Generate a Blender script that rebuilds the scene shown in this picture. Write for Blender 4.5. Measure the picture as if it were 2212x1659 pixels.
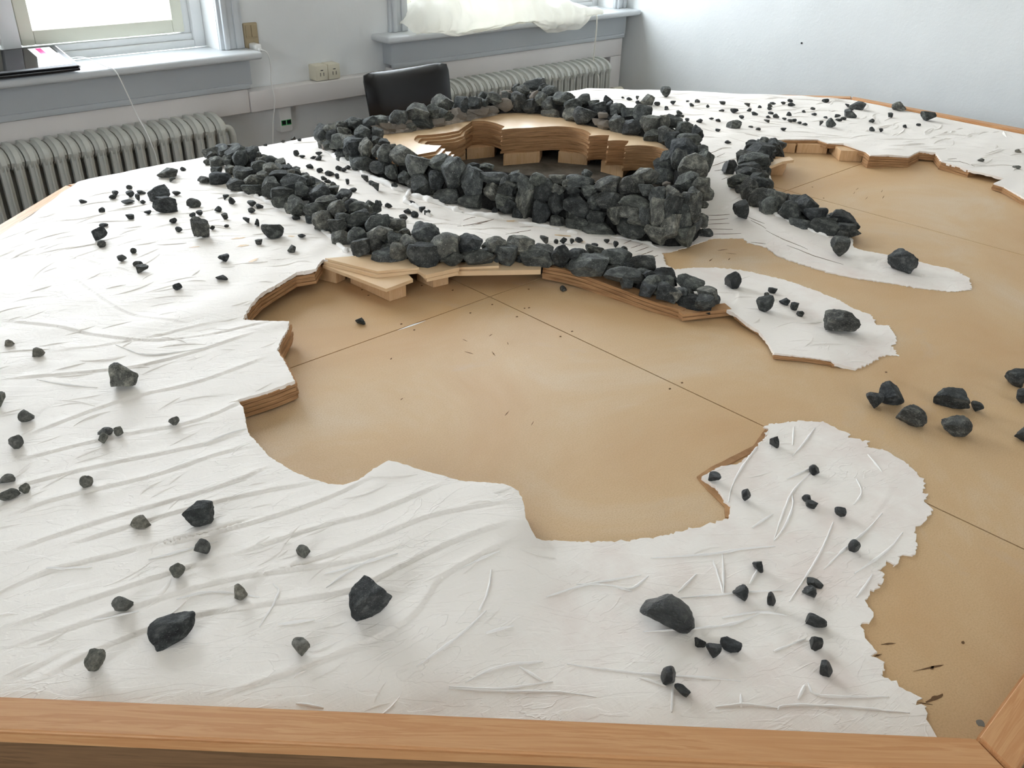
import bpy, bmesh, math, random
import numpy as np
from mathutils import Vector, Matrix, noise
from mathutils.bvhtree import BVHTree
from mathutils.geometry import delaunay_2d_cdt

for o in list(bpy.data.objects):
    bpy.data.objects.remove(o)
C = bpy.context.scene.collection
random.seed(7)

# ------------------------------------------------------------------ camera
# metres; z = 0 is the top of the table boards, the floor is at FLOOR
W_PX, H_PX, F_PX = 2212, 1659, 1908.2924
YAW, PITCH, ROLL, EYE = 0.7667921, 0.5209251, 0.0272228, 0.813
FLOOR = -0.75
_fw = np.array([math.cos(PITCH)*math.sin(YAW), math.cos(PITCH)*math.cos(YAW), -math.sin(PITCH)])
_ri = np.array([math.cos(YAW), -math.sin(YAW), 0.0])
_up = np.cross(_ri, _fw)
_r2 = math.cos(ROLL)*_ri + math.sin(ROLL)*_up
_u2 = -math.sin(ROLL)*_ri + math.cos(ROLL)*_up
RM = np.stack([_r2, _u2, -_fw])
cam_d = bpy.data.cameras.new('camera')
cam_d.sensor_width = 36.0
cam_d.lens = F_PX / W_PX * 36.0
cam_d.clip_start = 0.05
cam = bpy.data.objects.new('camera', cam_d)
C.objects.link(cam)
M4 = Matrix.Identity(4)
for i in range(3):
    for j in range(3):
        M4[i][j] = RM[j][i]
M4[2][3] = EYE
cam.matrix_world = M4
bpy.context.scene.camera = cam

# ------------------------------------------------------------------ world, daylight, exposure
sc = bpy.context.scene
sc.view_settings.view_transform = 'Standard'
sc.view_settings.look = 'None'
sc.view_settings.gamma = 1.0
sc.view_settings.use_curve_mapping = False
sc.view_settings.exposure = 0.9
sc.cycles.max_bounces = 6
sc.cycles.diffuse_bounces = 4
sc.cycles.glossy_bounces = 2
sc.cycles.adaptive_threshold = 0.15
sc.cycles.adaptive_min_samples = 16
sc.cycles.sample_clamp_indirect = 8.0
SKY = 7.0
world = bpy.data.worlds.new('overcast_sky')
sc.world = world
world.use_nodes = True
wn, wl = world.node_tree.nodes, world.node_tree.links
wn.clear()
w_out = wn.new('ShaderNodeOutputWorld'); w_bg = wn.new('ShaderNodeBackground')
w_tc = wn.new('ShaderNodeTexCoord'); w_sep = wn.new('ShaderNodeSeparateXYZ')
w_mr = wn.new('ShaderNodeMapRange'); w_mix = wn.new('ShaderNodeMix'); w_mix.data_type = 'RGBA'
wl.new(w_tc.outputs['Generated'], w_sep.inputs[0])
wl.new(w_sep.outputs['Z'], w_mr.inputs['Value'])
w_mr.inputs['From Min'].default_value = -0.12; w_mr.inputs['From Max'].default_value = 0.12
wl.new(w_mr.outputs[0], w_mix.inputs['Factor'])
w_mix.inputs['A'].default_value = (0.50, 0.50, 0.47, 1)     # pale street and facades below the horizon
w_mix.inputs['B'].default_value = (0.90, 0.98, 1.06, 1)     # bright overcast sky
wl.new(w_mix.outputs['Result'], w_bg.inputs['Color'])
w_bg.inputs['Strength'].default_value = SKY
wl.new(w_bg.outputs[0], w_out.inputs[0])

WY = 3.40                      # inner face of the window wall
WX = 4.06                      # inner face of the wall on the right
ZSILL, ZHEAD = 0.205, 1.95
WINDOWS = [(0.25, 1.655), (2.556, 3.96)]
FILL_WIN_LEFT = [(-1.2, .2)]      # fill-light window added in the unseen side wall, y range
FILL_WIN_FRONT = [(-1.6, -.85)]       # fill-light window added in the unseen wall behind the viewer, minus x range
XL, YF, ZC = -2.6, -2.4, 2.4
portals = [((a+b)/2, WY+.31, -math.pi/2, 0, b-a) for a, b in WINDOWS]
portals += [(XL-.31, (a+b)/2, -math.pi/2, math.pi/2, b-a) for a, b in FILL_WIN_LEFT]
portals += [(-(a+b)/2, YF-.31, -math.pi/2, math.pi, b-a) for a, b in FILL_WIN_FRONT]
for (x_, y_, rx_, rz_, w_) in portals:  # window-wall openings and the added fill windows alike
    ld = bpy.data.lights.new('window_daylight', 'AREA')
    ld.shape = 'RECTANGLE'; ld.size = w_; ld.size_y = ZHEAD-ZSILL
    ld.cycles.is_portal = True
    lo = bpy.data.objects.new('window_daylight', ld)
    lo.location = (x_, y_, (ZSILL+ZHEAD)/2)
    lo.rotation_euler = (rx_, 0, rz_)
    C.objects.link(lo)

# ------------------------------------------------------------------ geometry helpers
def ray(px):
    return RM.T @ np.array([px[0]-W_PX/2, -(px[1]-H_PX/2), -F_PX])
def at(px, z=0.0):
    r = ray(px); t = (z-EYE)/r[2]
    return np.array([0, 0, EYE]) + t*r
def aty(px, Y):
    r = ray(px); return np.array([0, 0, EYE]) + Y/r[1]*r
def atx(px, X):
    r = ray(px); return np.array([0, 0, EYE]) + X/r[0]*r

def link(name, me, mat=None, parent=None, loc=None):
    o = bpy.data.objects.new(name, me)
    C.objects.link(o)
    if mat is not None and not me.materials:
        me.materials.append(mat)
    if parent is not None:
        o.parent = parent
    if loc is not None:
        o.location = loc
    return o
def tag(o, label=None, cat=None, group=None, kind=None):
    if label: o['label'] = label
    if cat: o['category'] = cat
    if group: o['group'] = group
    if kind: o['kind'] = kind
    return o
def empty(name, loc=(0, 0, 0), **kw):
    o = bpy.data.objects.new(name, None)
    o.empty_display_size = 0.05
    C.objects.link(o); o.location = loc
    return tag(o, **kw)
def tomesh(bm, name, smooth=False, angle=35):
    me = bpy.data.meshes.new(name)
    bmesh.ops.recalc_face_normals(bm, faces=bm.faces)
    bm.to_mesh(me); bm.free()
    if smooth:
        for p in me.polygons: p.use_smooth = True
        me.set_sharp_from_angle(angle=math.radians(angle))
    return me
def bm_box(bm, x0, x1, y0, y1, z0, z1, bev=0.0, seg=2):
    r = bmesh.ops.create_cube(bm, size=1.0)
    vs = r['verts']
    for v in vs:
        v.co = Vector(((x0+x1)/2+v.co.x*(x1-x0), (y0+y1)/2+v.co.y*(y1-y0), (z0+z1)/2+v.co.z*(z1-z0)))
    if bev > 0:
        es = list({e for v in vs for e in v.link_edges})
        bmesh.ops.bevel(bm, geom=es, offset=bev, segments=seg, affect='EDGES', profile=0.5)
    return vs
def box(name, x0, x1, y0, y1, z0, z1, mat, parent=None, bev=0.0):
    bm = bmesh.new(); bm_box(bm, x0, x1, y0, y1, z0, z1, bev)
    return link(name, tomesh(bm, name, bev > 0), mat, parent)
def bm_prism(bm, pts, z0, z1):
    lo = [bm.verts.new((p[0], p[1], z0)) for p in pts]
    hi = [bm.verts.new((p[0], p[1], z1)) for p in pts]
    n = len(pts)
    bm.faces.new(hi); bm.faces.new(lo[::-1])
    for i in range(n):
        bm.faces.new((lo[i], lo[(i+1) % n], hi[(i+1) % n], hi[i]))
def prism(name, pts, z0, z1, mat, parent=None, bev=0.0):
    bm = bmesh.new(); bm_prism(bm, pts, z0, z1)
    if bev > 0:
        bmesh.ops.bevel(bm, geom=[e for e in bm.edges], offset=bev, segments=2, affect='EDGES')
    bmesh.ops.triangulate(bm, faces=[f for f in bm.faces if len(f.verts) > 4])
    return link(name, tomesh(bm, name, bev > 0), mat, parent)
def bm_tube(bm, pts, rad, n=8, cap=True):
    pts = [Vector(p) for p in pts]
    rads = rad if isinstance(rad, (list, tuple)) else [rad]*len(pts)
    rings = []
    prev = None
    for i, p in enumerate(pts):
        d = (pts[min(i+1, len(pts)-1)] - pts[max(i-1, 0)]).normalized()
        a = prev if prev is not None else (Vector((0, 0, 1)) if abs(d.z) < 0.9 else Vector((1, 0, 0)))
        u = (a - d*a.dot(d))
        if u.length < 1e-6: u = d.orthogonal()
        u.normalize(); prev = u
        v = d.cross(u)
        rings.append([bm.verts.new(p + (u*math.cos(2*math.pi*k/n) + v*math.sin(2*math.pi*k/n))*rads[i]) for k in range(n)])
    for a, b in zip(rings, rings[1:]):
        for k in range(n):
            bm.faces.new((a[k], a[(k+1) % n], b[(k+1) % n], b[k]))
    if cap:
        bm.faces.new(rings[0][::-1]); bm.faces.new(rings[-1])
def tube(name, pts, rad, mat, parent=None, n=8):
    bm = bmesh.new(); bm_tube(bm, pts, rad, n)
    return link(name, tomesh(bm, name, True, 60), mat, parent)
def spline(pts, per=8):
    P = [Vector(p) for p in pts]; out = []
    for i in range(len(P)-1):
        p0, p1, p2, p3 = P[max(i-1, 0)], P[i], P[i+1], P[min(i+2, len(P)-1)]
        for k in range(per):
            t = k/per
            out.append(0.5*((2*p1)+(p2-p0)*t+(2*p0-5*p1+4*p2-p3)*t*t+(3*p1-p0-3*p2+p3)*t**3))
    out.append(P[-1])
    return out

# ------------------------------------------------------------------ materials
def s2l(r, g, b):
    f = lambda c: (c/255/12.92) if c/255 <= 0.04045 else ((c/255+0.055)/1.055)**2.4
    return (f(r), f(g), f(b), 1.0)
class Mat:
    def __init__(s, name, col, rough=0.6, spec=0.4):
        s.m = bpy.data.materials.new(name); s.m.use_nodes = True
        s.n, s.l = s.m.node_tree.nodes, s.m.node_tree.links
        s.b = s.n['Principled BSDF']
        s.b.inputs['Base Color'].default_value = col
        s.b.inputs['Roughness'].default_value = rough
        s.b.inputs['Specular IOR Level'].default_value = spec
    def coord(s, scale=(1, 1, 1), rot=0.0, kind='Object'):
        tc = s.n.new('ShaderNodeTexCoord'); mp = s.n.new('ShaderNodeMapping')
        s.l.new(tc.outputs[kind], mp.inputs[0])
        mp.inputs['Rotation'].default_value = (0, 0, rot)
        m2 = s.n.new('ShaderNodeMapping'); s.l.new(mp.outputs[0], m2.inputs[0])
        m2.inputs['Scale'].default_value = scale
        return m2.outputs[0]
    def noise(s, vec, scale=5.0, detail=4.0, rough=0.55, dist=0.0):
        t = s.n.new('ShaderNodeTexNoise')
        s.l.new(vec, t.inputs['Vector'])
        t.inputs['Scale'].default_value = scale; t.inputs['Detail'].default_value = detail
        t.inputs['Roughness'].default_value = rough; t.inputs['Distortion'].default_value = dist
        return t.outputs['Fac']
    def ramp(s, fac, stops):
        r = s.n.new('ShaderNodeValToRGB'); s.l.new(fac, r.inputs[0])
        e = r.color_ramp.elements
        while len(e) < len(stops): e.new(0.5)
        for k, (p, c) in enumerate(stops):
            e[k].position = p; e[k].color = c if len(c) == 4 else (*c, 1)
        return r.outputs[0]
    def mix(s, fac, a, b, blend='MIX'):
        m = s.n.new('ShaderNodeMix'); m.data_type = 'RGBA'; m.blend_type = blend
        for key, v in (('Factor', fac), ('A', a), ('B', b)):
            sock = [i for i in m.inputs if i.name == key and (i.type == 'RGBA' or key == 'Factor' and i.type == 'VALUE')][0]
            if hasattr(v, 'is_output'): s.l.new(v, sock)
            else: sock.default_value = v
        return [o for o in m.outputs if o.type == 'RGBA'][0]
    def color(s, sock): s.l.new(sock, s.b.inputs['Base Color'])
    def rough(s, sock): s.l.new(sock, s.b.inputs['Roughness'])
    def bump(s, fac, strength=0.3, dist=0.002):
        bp = s.n.new('ShaderNodeBump'); s.l.new(fac, bp.inputs['Height'])
        bp.inputs['Strength'].default_value = strength; bp.inputs['Distance'].default_value = dist
        cur = s.b.inputs['Normal'].links
        if cur: s.l.new(cur[0].from_socket, bp.inputs['Normal'])
        s.l.new(bp.outputs[0], s.b.inputs['Normal'])
    def rand(s):
        return s.n.new('ShaderNodeObjectInfo').outputs['Random']

def stone_mat(name, dark, mid, light, rough=0.75, spec=0.35, wet=False):
    m = Mat(name, mid, rough, spec)
    v = m.coord((1, 1, 1), kind='Object')
    v3 = m.n.new('ShaderNodeVectorMath'); v3.operation = 'ADD'
    m.l.new(v, v3.inputs[0])
    cmb = m.n.new('ShaderNodeCombineXYZ'); mul = m.n.new('ShaderNodeMath'); mul.operation = 'MULTIPLY'
    mul.inputs[1].default_value = 37.0; m.l.new(m.rand(), mul.inputs[0])
    m.l.new(mul.outputs[0], cmb.inputs[0]); m.l.new(cmb.outputs[0], v3.inputs[1])
    vec = v3.outputs[0]
    n1 = m.noise(vec, 3.2, 4, 0.65)
    base = m.ramp(n1, [(0.30, dark), (0.52, mid), (0.74, light)])
    sp = m.noise(vec, 26, 2, 0.6)
    spk = m.ramp(sp, [(0.60, (0, 0, 0)), (0.70, (1, 1, 1))])
    base = m.mix(spk, base, light)
    tone = m.ramp(m.rand(), [(0.0, (0.60, 0.62, 0.64)), (0.3, (1.0, 1.02, 0.96)), (0.55, (0.74, 0.78, 0.84)), (0.8, (1.15, 1.12, 1.04)), (1.0, (1.45, 1.38, 1.28))])
    m.color(m.mix(1.0, base, tone, 'MULTIPLY'))
    n2 = m.noise(vec, 7, 4, 0.7)
    m.bump(n2, 0.7, 0.012 if not wet else 0.008)
    m.bump(m.noise(vec, 24, 3, 0.7), 0.5, 0.004)
    return m.m

M = {}
M['stone'] = stone_mat('dark_basalt', s2l(56, 57, 56), s2l(94, 96, 93), s2l(156, 157, 149))
M['stone_wet'] = stone_mat('dark_basalt_glossy', s2l(24, 26, 28), s2l(42, 45, 46), s2l(82, 86, 84), 0.30, 0.5, True)
M['stone_grey'] = stone_mat('grey_pebble', s2l(84, 84, 79), s2l(126, 124, 116), s2l(166, 163, 154))
M['stone_black'] = stone_mat('black_stone', s2l(40, 41, 41), s2l(68, 70, 69), s2l(126, 127, 122), 0.7, 0.35)

m = Mat('mortar', s2l(120, 110, 98), 0.9, 0.1)
v = m.coord(); m.color(m.ramp(m.noise(v, 40, 5, 0.7), [(0.3, s2l(112, 104, 96)), (0.65, s2l(176, 166, 154))])); m.bump(m.noise(v, 90, 5), 0.8, 0.004)
M['mortar'] = m.m
m = Mat('rubble_core', s2l(38, 38, 38), 0.95, 0.1)
v = m.coord(); m.color(m.ramp(m.noise(v, 60, 4, 0.7), [(0.3, s2l(22, 22, 23)), (0.7, s2l(58, 57, 55))])); m.bump(m.noise(v, 70, 4), 1.0, 0.008)
M['core'] = m.m

# plaster: thickness attribute lets the brown board tint the thin film
m = Mat('white_plaster', s2l(232, 231, 229), 0.58, 0.25)
GA = math.radians(10)
v = m.coord((1, 1, 1))
vs = m.coord((5, 46, 5), GA)
at_n = m.n.new('ShaderNodeAttribute'); at_n.attribute_name = 'thin'
blot = m.noise(v, 9, 4, 0.6)
thin = m.n.new('ShaderNodeMath'); thin.operation = 'MULTIPLY'
m.l.new(at_n.outputs['Fac'], thin.inputs[0]); m.l.new(m.ramp(blot, [(0.42, (0, 0, 0)), (0.75, (1, 1, 1))]), thin.inputs[1])
th2 = m.n.new('ShaderNodeMath'); th2.operation = 'MULTIPLY'; m.l.new(thin.outputs[0], th2.inputs[0]); th2.inputs[1].default_value = 0.5
col = m.mix(th2.outputs[0], s2l(248, 241, 233), s2l(224, 202, 192))
str_n = m.noise(vs, 3.0, 5, 0.62, 0.4)
scr = m.ramp(str_n, [(0.29, (1, 1, 1)), (0.335, (0, 0, 0))])
pat = m.n.new('ShaderNodeMath'); pat.operation = 'MULTIPLY'
m.l.new(scr, pat.inputs[0]); m.l.new(m.ramp(m.noise(v, 3.5, 3), [(0.45, (0, 0, 0)), (0.62, (1, 1, 1))]), pat.inputs[1])
p2 = m.n.new('ShaderNodeMath'); p2.operation = 'MULTIPLY'; m.l.new(pat.outputs[0], p2.inputs[0]); p2.inputs[1].default_value = 0.30
col = m.mix(p2.outputs[0], col, s2l(178, 160, 140))
m.color(col)
m.bump(str_n, 0.14, 0.003)
va = m.coord((2.2, 9, 2.2), GA)
rn = m.noise(va, 3.2, 3, 0.55, 0.9)
msk = m.ramp(m.noise(v, 7, 2), [(0.45, (0, 0, 0)), (0.6, (1, 1, 1))])
rdg = m.n.new('ShaderNodeMath'); rdg.operation = 'MULTIPLY'
m.l.new(m.ramp(rn, [(0.488, (0, 0, 0)), (0.50, (1, 1, 1)), (0.512, (0, 0, 0))]), rdg.inputs[0]); m.l.new(msk, rdg.inputs[1])
m.bump(rdg.outputs[0], 0.5, 0.0012)
rn2 = m.noise(m.coord((1.6, 6, 1.6), GA+.5), 4.0, 4, 0.5, 0.6)
m.bump(m.ramp(rn2, [(0.40, (0, 0, 0)), (0.412, (.5, .5, .5)), (0.55, (.5, .5, .5)), (0.565, (1, 1, 1))]), 0.45, 0.0014)
m.bump(m.noise(m.coord((7, 110, 7), GA-.06), 3, 3, 0.6), 0.16, 0.0015)
m.bump(m.noise(v, 34, 4, 0.65, 0.8), 0.22, 0.003)
M['plaster'] = m.m
m = Mat('plaster_ridge_white', s2l(244, 240, 235), 0.65, 0.2)
M['ridge'] = m.m

# board: tan fibreboard with dust and stains
m = Mat('fibreboard', s2l(198, 160, 116), 0.5, 0.35)
v = m.coord()
c1 = m.ramp(m.noise(v, 2.6, 5, 0.6, 0.6), [(0.32, s2l(204, 166, 120)), (0.55, s2l(211, 179, 137)), (0.75, s2l(218, 198, 170))])
c1 = m.mix(m.ramp(m.noise(v, 420, 2, 0.7), [(0.42, (0, 0, 0)), (0.72, (0.6, 0.6, 0.6))]), c1, s2l(186, 150, 110))
c1 = m.mix(m.ramp(m.noise(v, 5, 6, 0.7, 1.0), [(0.60, (0, 0, 0)), (0.80, (0.5, 0.5, 0.5))]), c1, s2l(198, 178, 154))
m.color(c1)
M['mdf'] = m.m
m = Mat('fibreboard_edge', s2l(176, 124, 78), 0.8, 0.15)
v = m.coord((8, 8, 160))
m.color(m.ramp(m.noise(v, 2, 5, 0.6), [(0.3, s2l(140, 102, 70)), (0.65, s2l(192, 150, 108))])); m.bump(m.noise(v, 5, 4), 0.4, 0.002)
M['layer'] = m.m
m = Mat('fibreboard_top', s2l(214, 172, 124), 0.36, 0.5)
v = m.coord(); m.color(m.ramp(m.noise(v, 6, 4, 0.6), [(0.3, s2l(222, 186, 144)), (0.7, s2l(234, 206, 168))]))
M['plate'] = m.m
m = Mat('dusty_floor', s2l(96, 88, 78), 0.9, 0.1)
v = m.coord(); m.color(m.ramp(m.noise(v, 14, 5, 0.65), [(0.3, s2l(70, 65, 58)), (0.7, s2l(112, 104, 94))]))
M['dust'] = m.m
def wood(name, a, b, ax=(3, 60, 60), rot=0.0, rough=0.45):
    m = Mat(name, a, rough, 0.35)
    v = m.coord(ax, rot)
    n = m.noise(v, 1.4, 6, 0.6, 0.8)
    c = m.ramp(n, [(0.30, a), (0.50, b), (0.56, a), (0.72, b)])
    f = m.ramp(m.noise(v, 5, 3, 0.6), [(0.4, (0, 0, 0)), (0.75, (0.5, 0.5, 0.5))])
    m.color(m.mix(f, c, a)); m.bump(n, 0.1, 0.001)
    return m.m
M['pine'] = wood('pine_rail', s2l(196, 140, 92), s2l(210, 160, 112))
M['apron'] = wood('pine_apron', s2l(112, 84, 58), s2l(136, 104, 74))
M['block'] = wood('pine_block', s2l(208, 168, 124), s2l(220, 184, 142), (40, 40, 6))
M['mark'] = Mat('burn_mark', s2l(110, 84, 60), 0.9, 0.1).m
M['chalk'] = Mat('grey_dust_line', s2l(150, 132, 112), 0.9, 0.1).m

def paint(name, col, rough=0.6, bmp=0.0, scale=120, spec=0.35):
    m = Mat(name, col, rough, spec)
    if bmp:
        v = m.coord(); m.bump(m.noise(v, scale, 4, 0.6), bmp, 0.004)
        dark = tuple(c*0.93 for c in col[:3])+(1,)
        m.color(m.ramp(m.noise(v, 2.2, 4), [(0.35, dark), (0.65, col)]))
    return m.m
M['wall'] = paint('wall_paint', s2l(234, 237, 237), 0.8, 0.28, 75, 0.15)
M['wallb'] = paint('wall_paint_window_side', s2l(230, 232, 232), 0.8, 0.15, 60, 0.15)
M['ceil'] = paint('ceiling_paint', s2l(236, 235, 232), 0.9)
M['trim'] = paint('trim_paint', s2l(230, 226, 224), 0.5, 0.05)
M['win_white'] = paint('window_paint', s2l(236, 238, 238), 0.35, 0.04)
M['win_cream'] = paint('sash_paint', s2l(226, 226, 210), 0.4, 0.04)
M['win_grey'] = paint('sill_grey_paint', s2l(210, 214, 217), 0.35, 0.04)
M['apron_grey'] = paint('apron_grey_paint', s2l(190, 195, 199), 0.5, 0.04)
M['radiator'] = paint('radiator_enamel', s2l(204, 206, 200), 0.45, 0.05)
M['plastic_w'] = paint('white_plastic', s2l(238, 238, 236), 0.35)
M['plastic_c'] = paint('cream_plastic', s2l(222, 216, 196), 0.4)
M['plastic_t'] = paint('tan_plastic', s2l(168, 152, 122), 0.45)
M['black'] = paint('black_plastic', s2l(22, 22, 24), 0.4)
M['green'] = paint('green_plastic', s2l(60, 170, 96), 0.4)
M['metal'] = paint('dull_metal', s2l(120, 116, 108), 0.4)
m = Mat('black_leather', s2l(15, 14, 16), 0.25, 0.4); v = m.coord(); m.bump(m.noise(v, 260, 3), 0.10, 0.001); M['leather'] = m.m
m = Mat('white_cotton', s2l(248, 246, 240), 0.85, 0.1); M['cloth'] = m.m
_tr = m.n.new('ShaderNodeBsdfTranslucent'); _tr.inputs[0].default_value = s2l(250, 248, 240); _mx = m.n.new('ShaderNodeMixShader'); _mx.inputs[0].default_value = .5
m.l.new(m.b.outputs[0], _mx.inputs[1]); m.l.new(_tr.outputs[0], _mx.inputs[2]); m.l.new(_mx.outputs[0], m.n['Material Output'].inputs[0])
m = Mat('floor_boards', s2l(120, 98, 78), 0.6, 0.3); v = m.coord((2, 18, 2)); m.color(m.ramp(m.noise(v, 2, 5), [(0.3, s2l(96, 78, 62)), (0.7, s2l(140, 118, 96))])); M['floor'] = m.m
m = Mat('screen_glass', s2l(14, 14, 18), 0.08, 0.6); M['screen'] = m.m
m = Mat('screen_white', s2l(245, 245, 248), 0.15, 0.5); M['screen_white'] = m.m
m = Mat('screen_pink', s2l(226, 60, 130), 0.15, 0.5); M['screen_pink'] = m.m
g = bpy.data.materials.new('window_glass'); g.use_nodes = True
gn, gl = g.node_tree.nodes, g.node_tree.links; gn.clear()
go = gn.new('ShaderNodeOutputMaterial'); gm = gn.new('ShaderNodeMixShader'); gt = gn.new('ShaderNodeBsdfTransparent'); gg = gn.new('ShaderNodeBsdfGlossy'); gf = gn.new('ShaderNodeFresnel')
gg.inputs['Roughness'].default_value = 0.03
gl.new(gt.outputs[0], gm.inputs[1]); gl.new(gg.outputs[0], gm.inputs[2]); gl.new(gm.outputs[0], go.inputs[0])
gm.inputs[0].default_value = 0.05
gn.remove(gf)
M['glass'] = g

# ------------------------------------------------------------------ room shell
def struct(o): o['kind'] = 'structure'; return o
struct(box('floor', XL-.2, WX+.2, YF-.2, WY+.31, FLOOR-.1, FLOOR, M['floor']))
struct(box('ceiling', XL-.2, WX+.2, YF-.2, WY+.31, ZC, ZC+.1, M['ceil']))
struct(box('wall_right', WX, WX+.2, YF-.2, WY+.31, FLOOR, ZC, M['wall']))
def pierced(name, u0, u1, wins, mat, place):
    """a 30 cm wall with window openings; built along x at y = WY and turned into place"""
    bm = bmesh.new()
    bm_box(bm, u0, u1, WY, WY+.30, FLOOR, ZSILL-.03)
    bm_box(bm, u0, u1, WY, WY+.30, ZHEAD, ZC)
    e = u0
    for (a, b) in sorted(wins) + [(u1, u1)]:
        bm_box(bm, e, a, WY, WY+.30, ZSILL-.03, ZHEAD); e = b
    o = struct(link(name, tomesh(bm, name), mat)); o.matrix_world = place; return o
PL_BACK = Matrix.Identity(4)
PL_LEFT = Matrix.Translation((XL+WY, 0, 0)) @ Matrix.Rotation(math.pi/2, 4, 'Z')
PL_FRONT = Matrix.Translation((0, YF+WY, 0)) @ Matrix.Rotation(math.pi, 4, 'Z')
pierced('wall_back', XL-.3, WX, WINDOWS, M['wallb'], PL_BACK)
pierced('wall_left', YF-.3, WY, FILL_WIN_LEFT, M['wall'], PL_LEFT)
pierced('wall_front', -WX, -XL, FILL_WIN_FRONT, M['wall'], PL_FRONT)

def build_window(n, x0, x1, place, corner=1e9):
    w = struct(empty('window_%d' % n, (0, 0, 0)))
    mid = (x0+x1)/2
    yf0, yf1 = WY+.11, WY+.17
    # outer frame
    bm = bmesh.new()
    bm_box(bm, x0, x0+.045, yf0, yf1+.02, ZSILL, ZHEAD, .004)
    bm_box(bm, x1-.045, x1, yf0, yf1+.02, ZSILL, ZHEAD, .004)
    bm_box(bm, x0+.045, x1-.045, yf0, yf1+.02, ZSILL, ZSILL+.028, .004)
    bm_box(bm, x0+.045, x1-.045, yf0+.012, yf1+.02, ZSILL+.028, ZSILL+.052, .003)
    bm_box(bm, x0+.045, x1-.045, yf0, yf1+.02, ZHEAD-.05, ZHEAD, .004)
    bm_box(bm, mid-.03, mid+.03, yf0-.005, yf1+.02, ZSILL+.02, ZHEAD-.04, .004)
    link('window_frame', tomesh(bm, 'window_frame', True), M['win_white'], w)
    for (a, b) in ((x0+.075, mid-.035), (mid+.035, x1-.075)):
        bm = bmesh.new(); z0, z1 = ZSILL+.058, ZHEAD-.055
        for (q0, q1) in ((a, a+.045), (b-.045, b)):
            bm_box(bm, q0, q1, yf0+.008, yf1+.004, z0, z1, .004)
        bm_box(bm, a+.045, b-.045, yf0+.008, yf1+.004, z0, z0+.048, .004)
        bm_box(bm, a+.045, b-.045, yf0+.008, yf1+.004, z1-.045, z1, .004)
        s = link('window_sash', tomesh(bm, 'window_sash', True), M['win_cream'], w)
        box('window_pane', a+.043, b-.043, WY+.146, WY+.150, z0+.046, z1-.043, M['glass'], s)
    # rebate strips between frame and sash
    bm = bmesh.new()
    for q in (x0+.045, x1-.075):
        bm_box(bm, q, q+.030, yf0+.020, yf1+.012, ZSILL+.052, ZHEAD-.05, .003)
    link('window_stop', tomesh(bm, 'window_stop', True), M['win_white'], w)
    # moulded architrave
    bm = bmesh.new()
    for (q0, q1, s) in ((x0-.10, x0, 1), (x1, x1+.10, -1)):
        q1c = min(q1, corner-.002)
        bm_box(bm, q0, q1c, WY-.016, WY, ZSILL, ZHEAD+.10, .003)
        if q1c-q0 > .05:
            bm_box(bm, q0+.012, q0+.034, WY-.030, WY-.014, ZSILL, ZHEAD+.09, .006)
            bm_box(bm, q0+.062, q0+.088, WY-.024, WY-.014, ZSILL, ZHEAD+.09, .005)
    bm_box(bm, x0, x1, WY-.016, WY, ZHEAD, ZHEAD+.10, .003)
    link('window_architrave', tomesh(bm, 'window_architrave', True), M['win_grey'], w)
    # sill and apron box
    xr = min(x1+.115, corner-.004)
    bm = bmesh.new(); bm_box(bm, x0-.19, xr, WY-.125, WY+.115, ZSILL-.028, ZSILL, .010, 3)
    link('window_sill', tomesh(bm, 'window_sill', True), M['win_grey'], w)
    xa = min(x1+.085, corner-.06)
    bm = bmesh.new(); bm_box(bm, x0-.135, xa, WY-.070, WY, ZSILL-.128, ZSILL-.028, .004)
    bm_box(bm, x0-.135, xa-.01, WY-.076, WY-.06, ZSILL-.142, ZSILL-.120, .005)
    link('window_apron', tomesh(bm, 'window_apron', True), M['apron_grey'], w)
    w.matrix_world = place
    return w
for i, (a, b, pl, cn) in enumerate([(a, b, PL_BACK, WX) for a, b in WINDOWS] + [(a, b, PL_LEFT, 9) for a, b in FILL_WIN_LEFT] + [(a, b, PL_FRONT, 9) for a, b in FILL_WIN_FRONT]):  # those of the left and front walls are added for fill light
    build_window(i+1, a, b, pl, cn)

# cable duct boards running under the sills
d = struct(empty('trim_1'))
box('duct_board', XL, 1.72, WY-.066, WY, -.030, .062, M['trim'], d, .004)
box('duct_board', 1.722, 2.43, WY-.070, WY, -.030, .050, M['trim'], d, .004)
box('duct_board', 2.432, 3.985, WY-.066, WY, -.030, .062, M['trim'], d, .004)
box('niche_post', 3.895, 3.985, WY-.066, WY, FLOOR, -.030, M['trim'], d, .004)
struct(box('baseboard_back', XL, WX, WY-.02, WY, FLOOR, FLOOR+.1, M['trim'], None, .004))
h_ = atx((1732, 93), WX)
bm = bmesh.new(); bm_tube(bm, [(0, 0, 0), (-.003, 0, 0)], .0045, 12)
hp = link('wall_plug_hole', tomesh(bm, 'wall_plug_hole'), M['black'], None, (WX, h_[1], h_[2]))
tag(hp, 'small dark plug hole in the white wall', 'hole')

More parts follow.
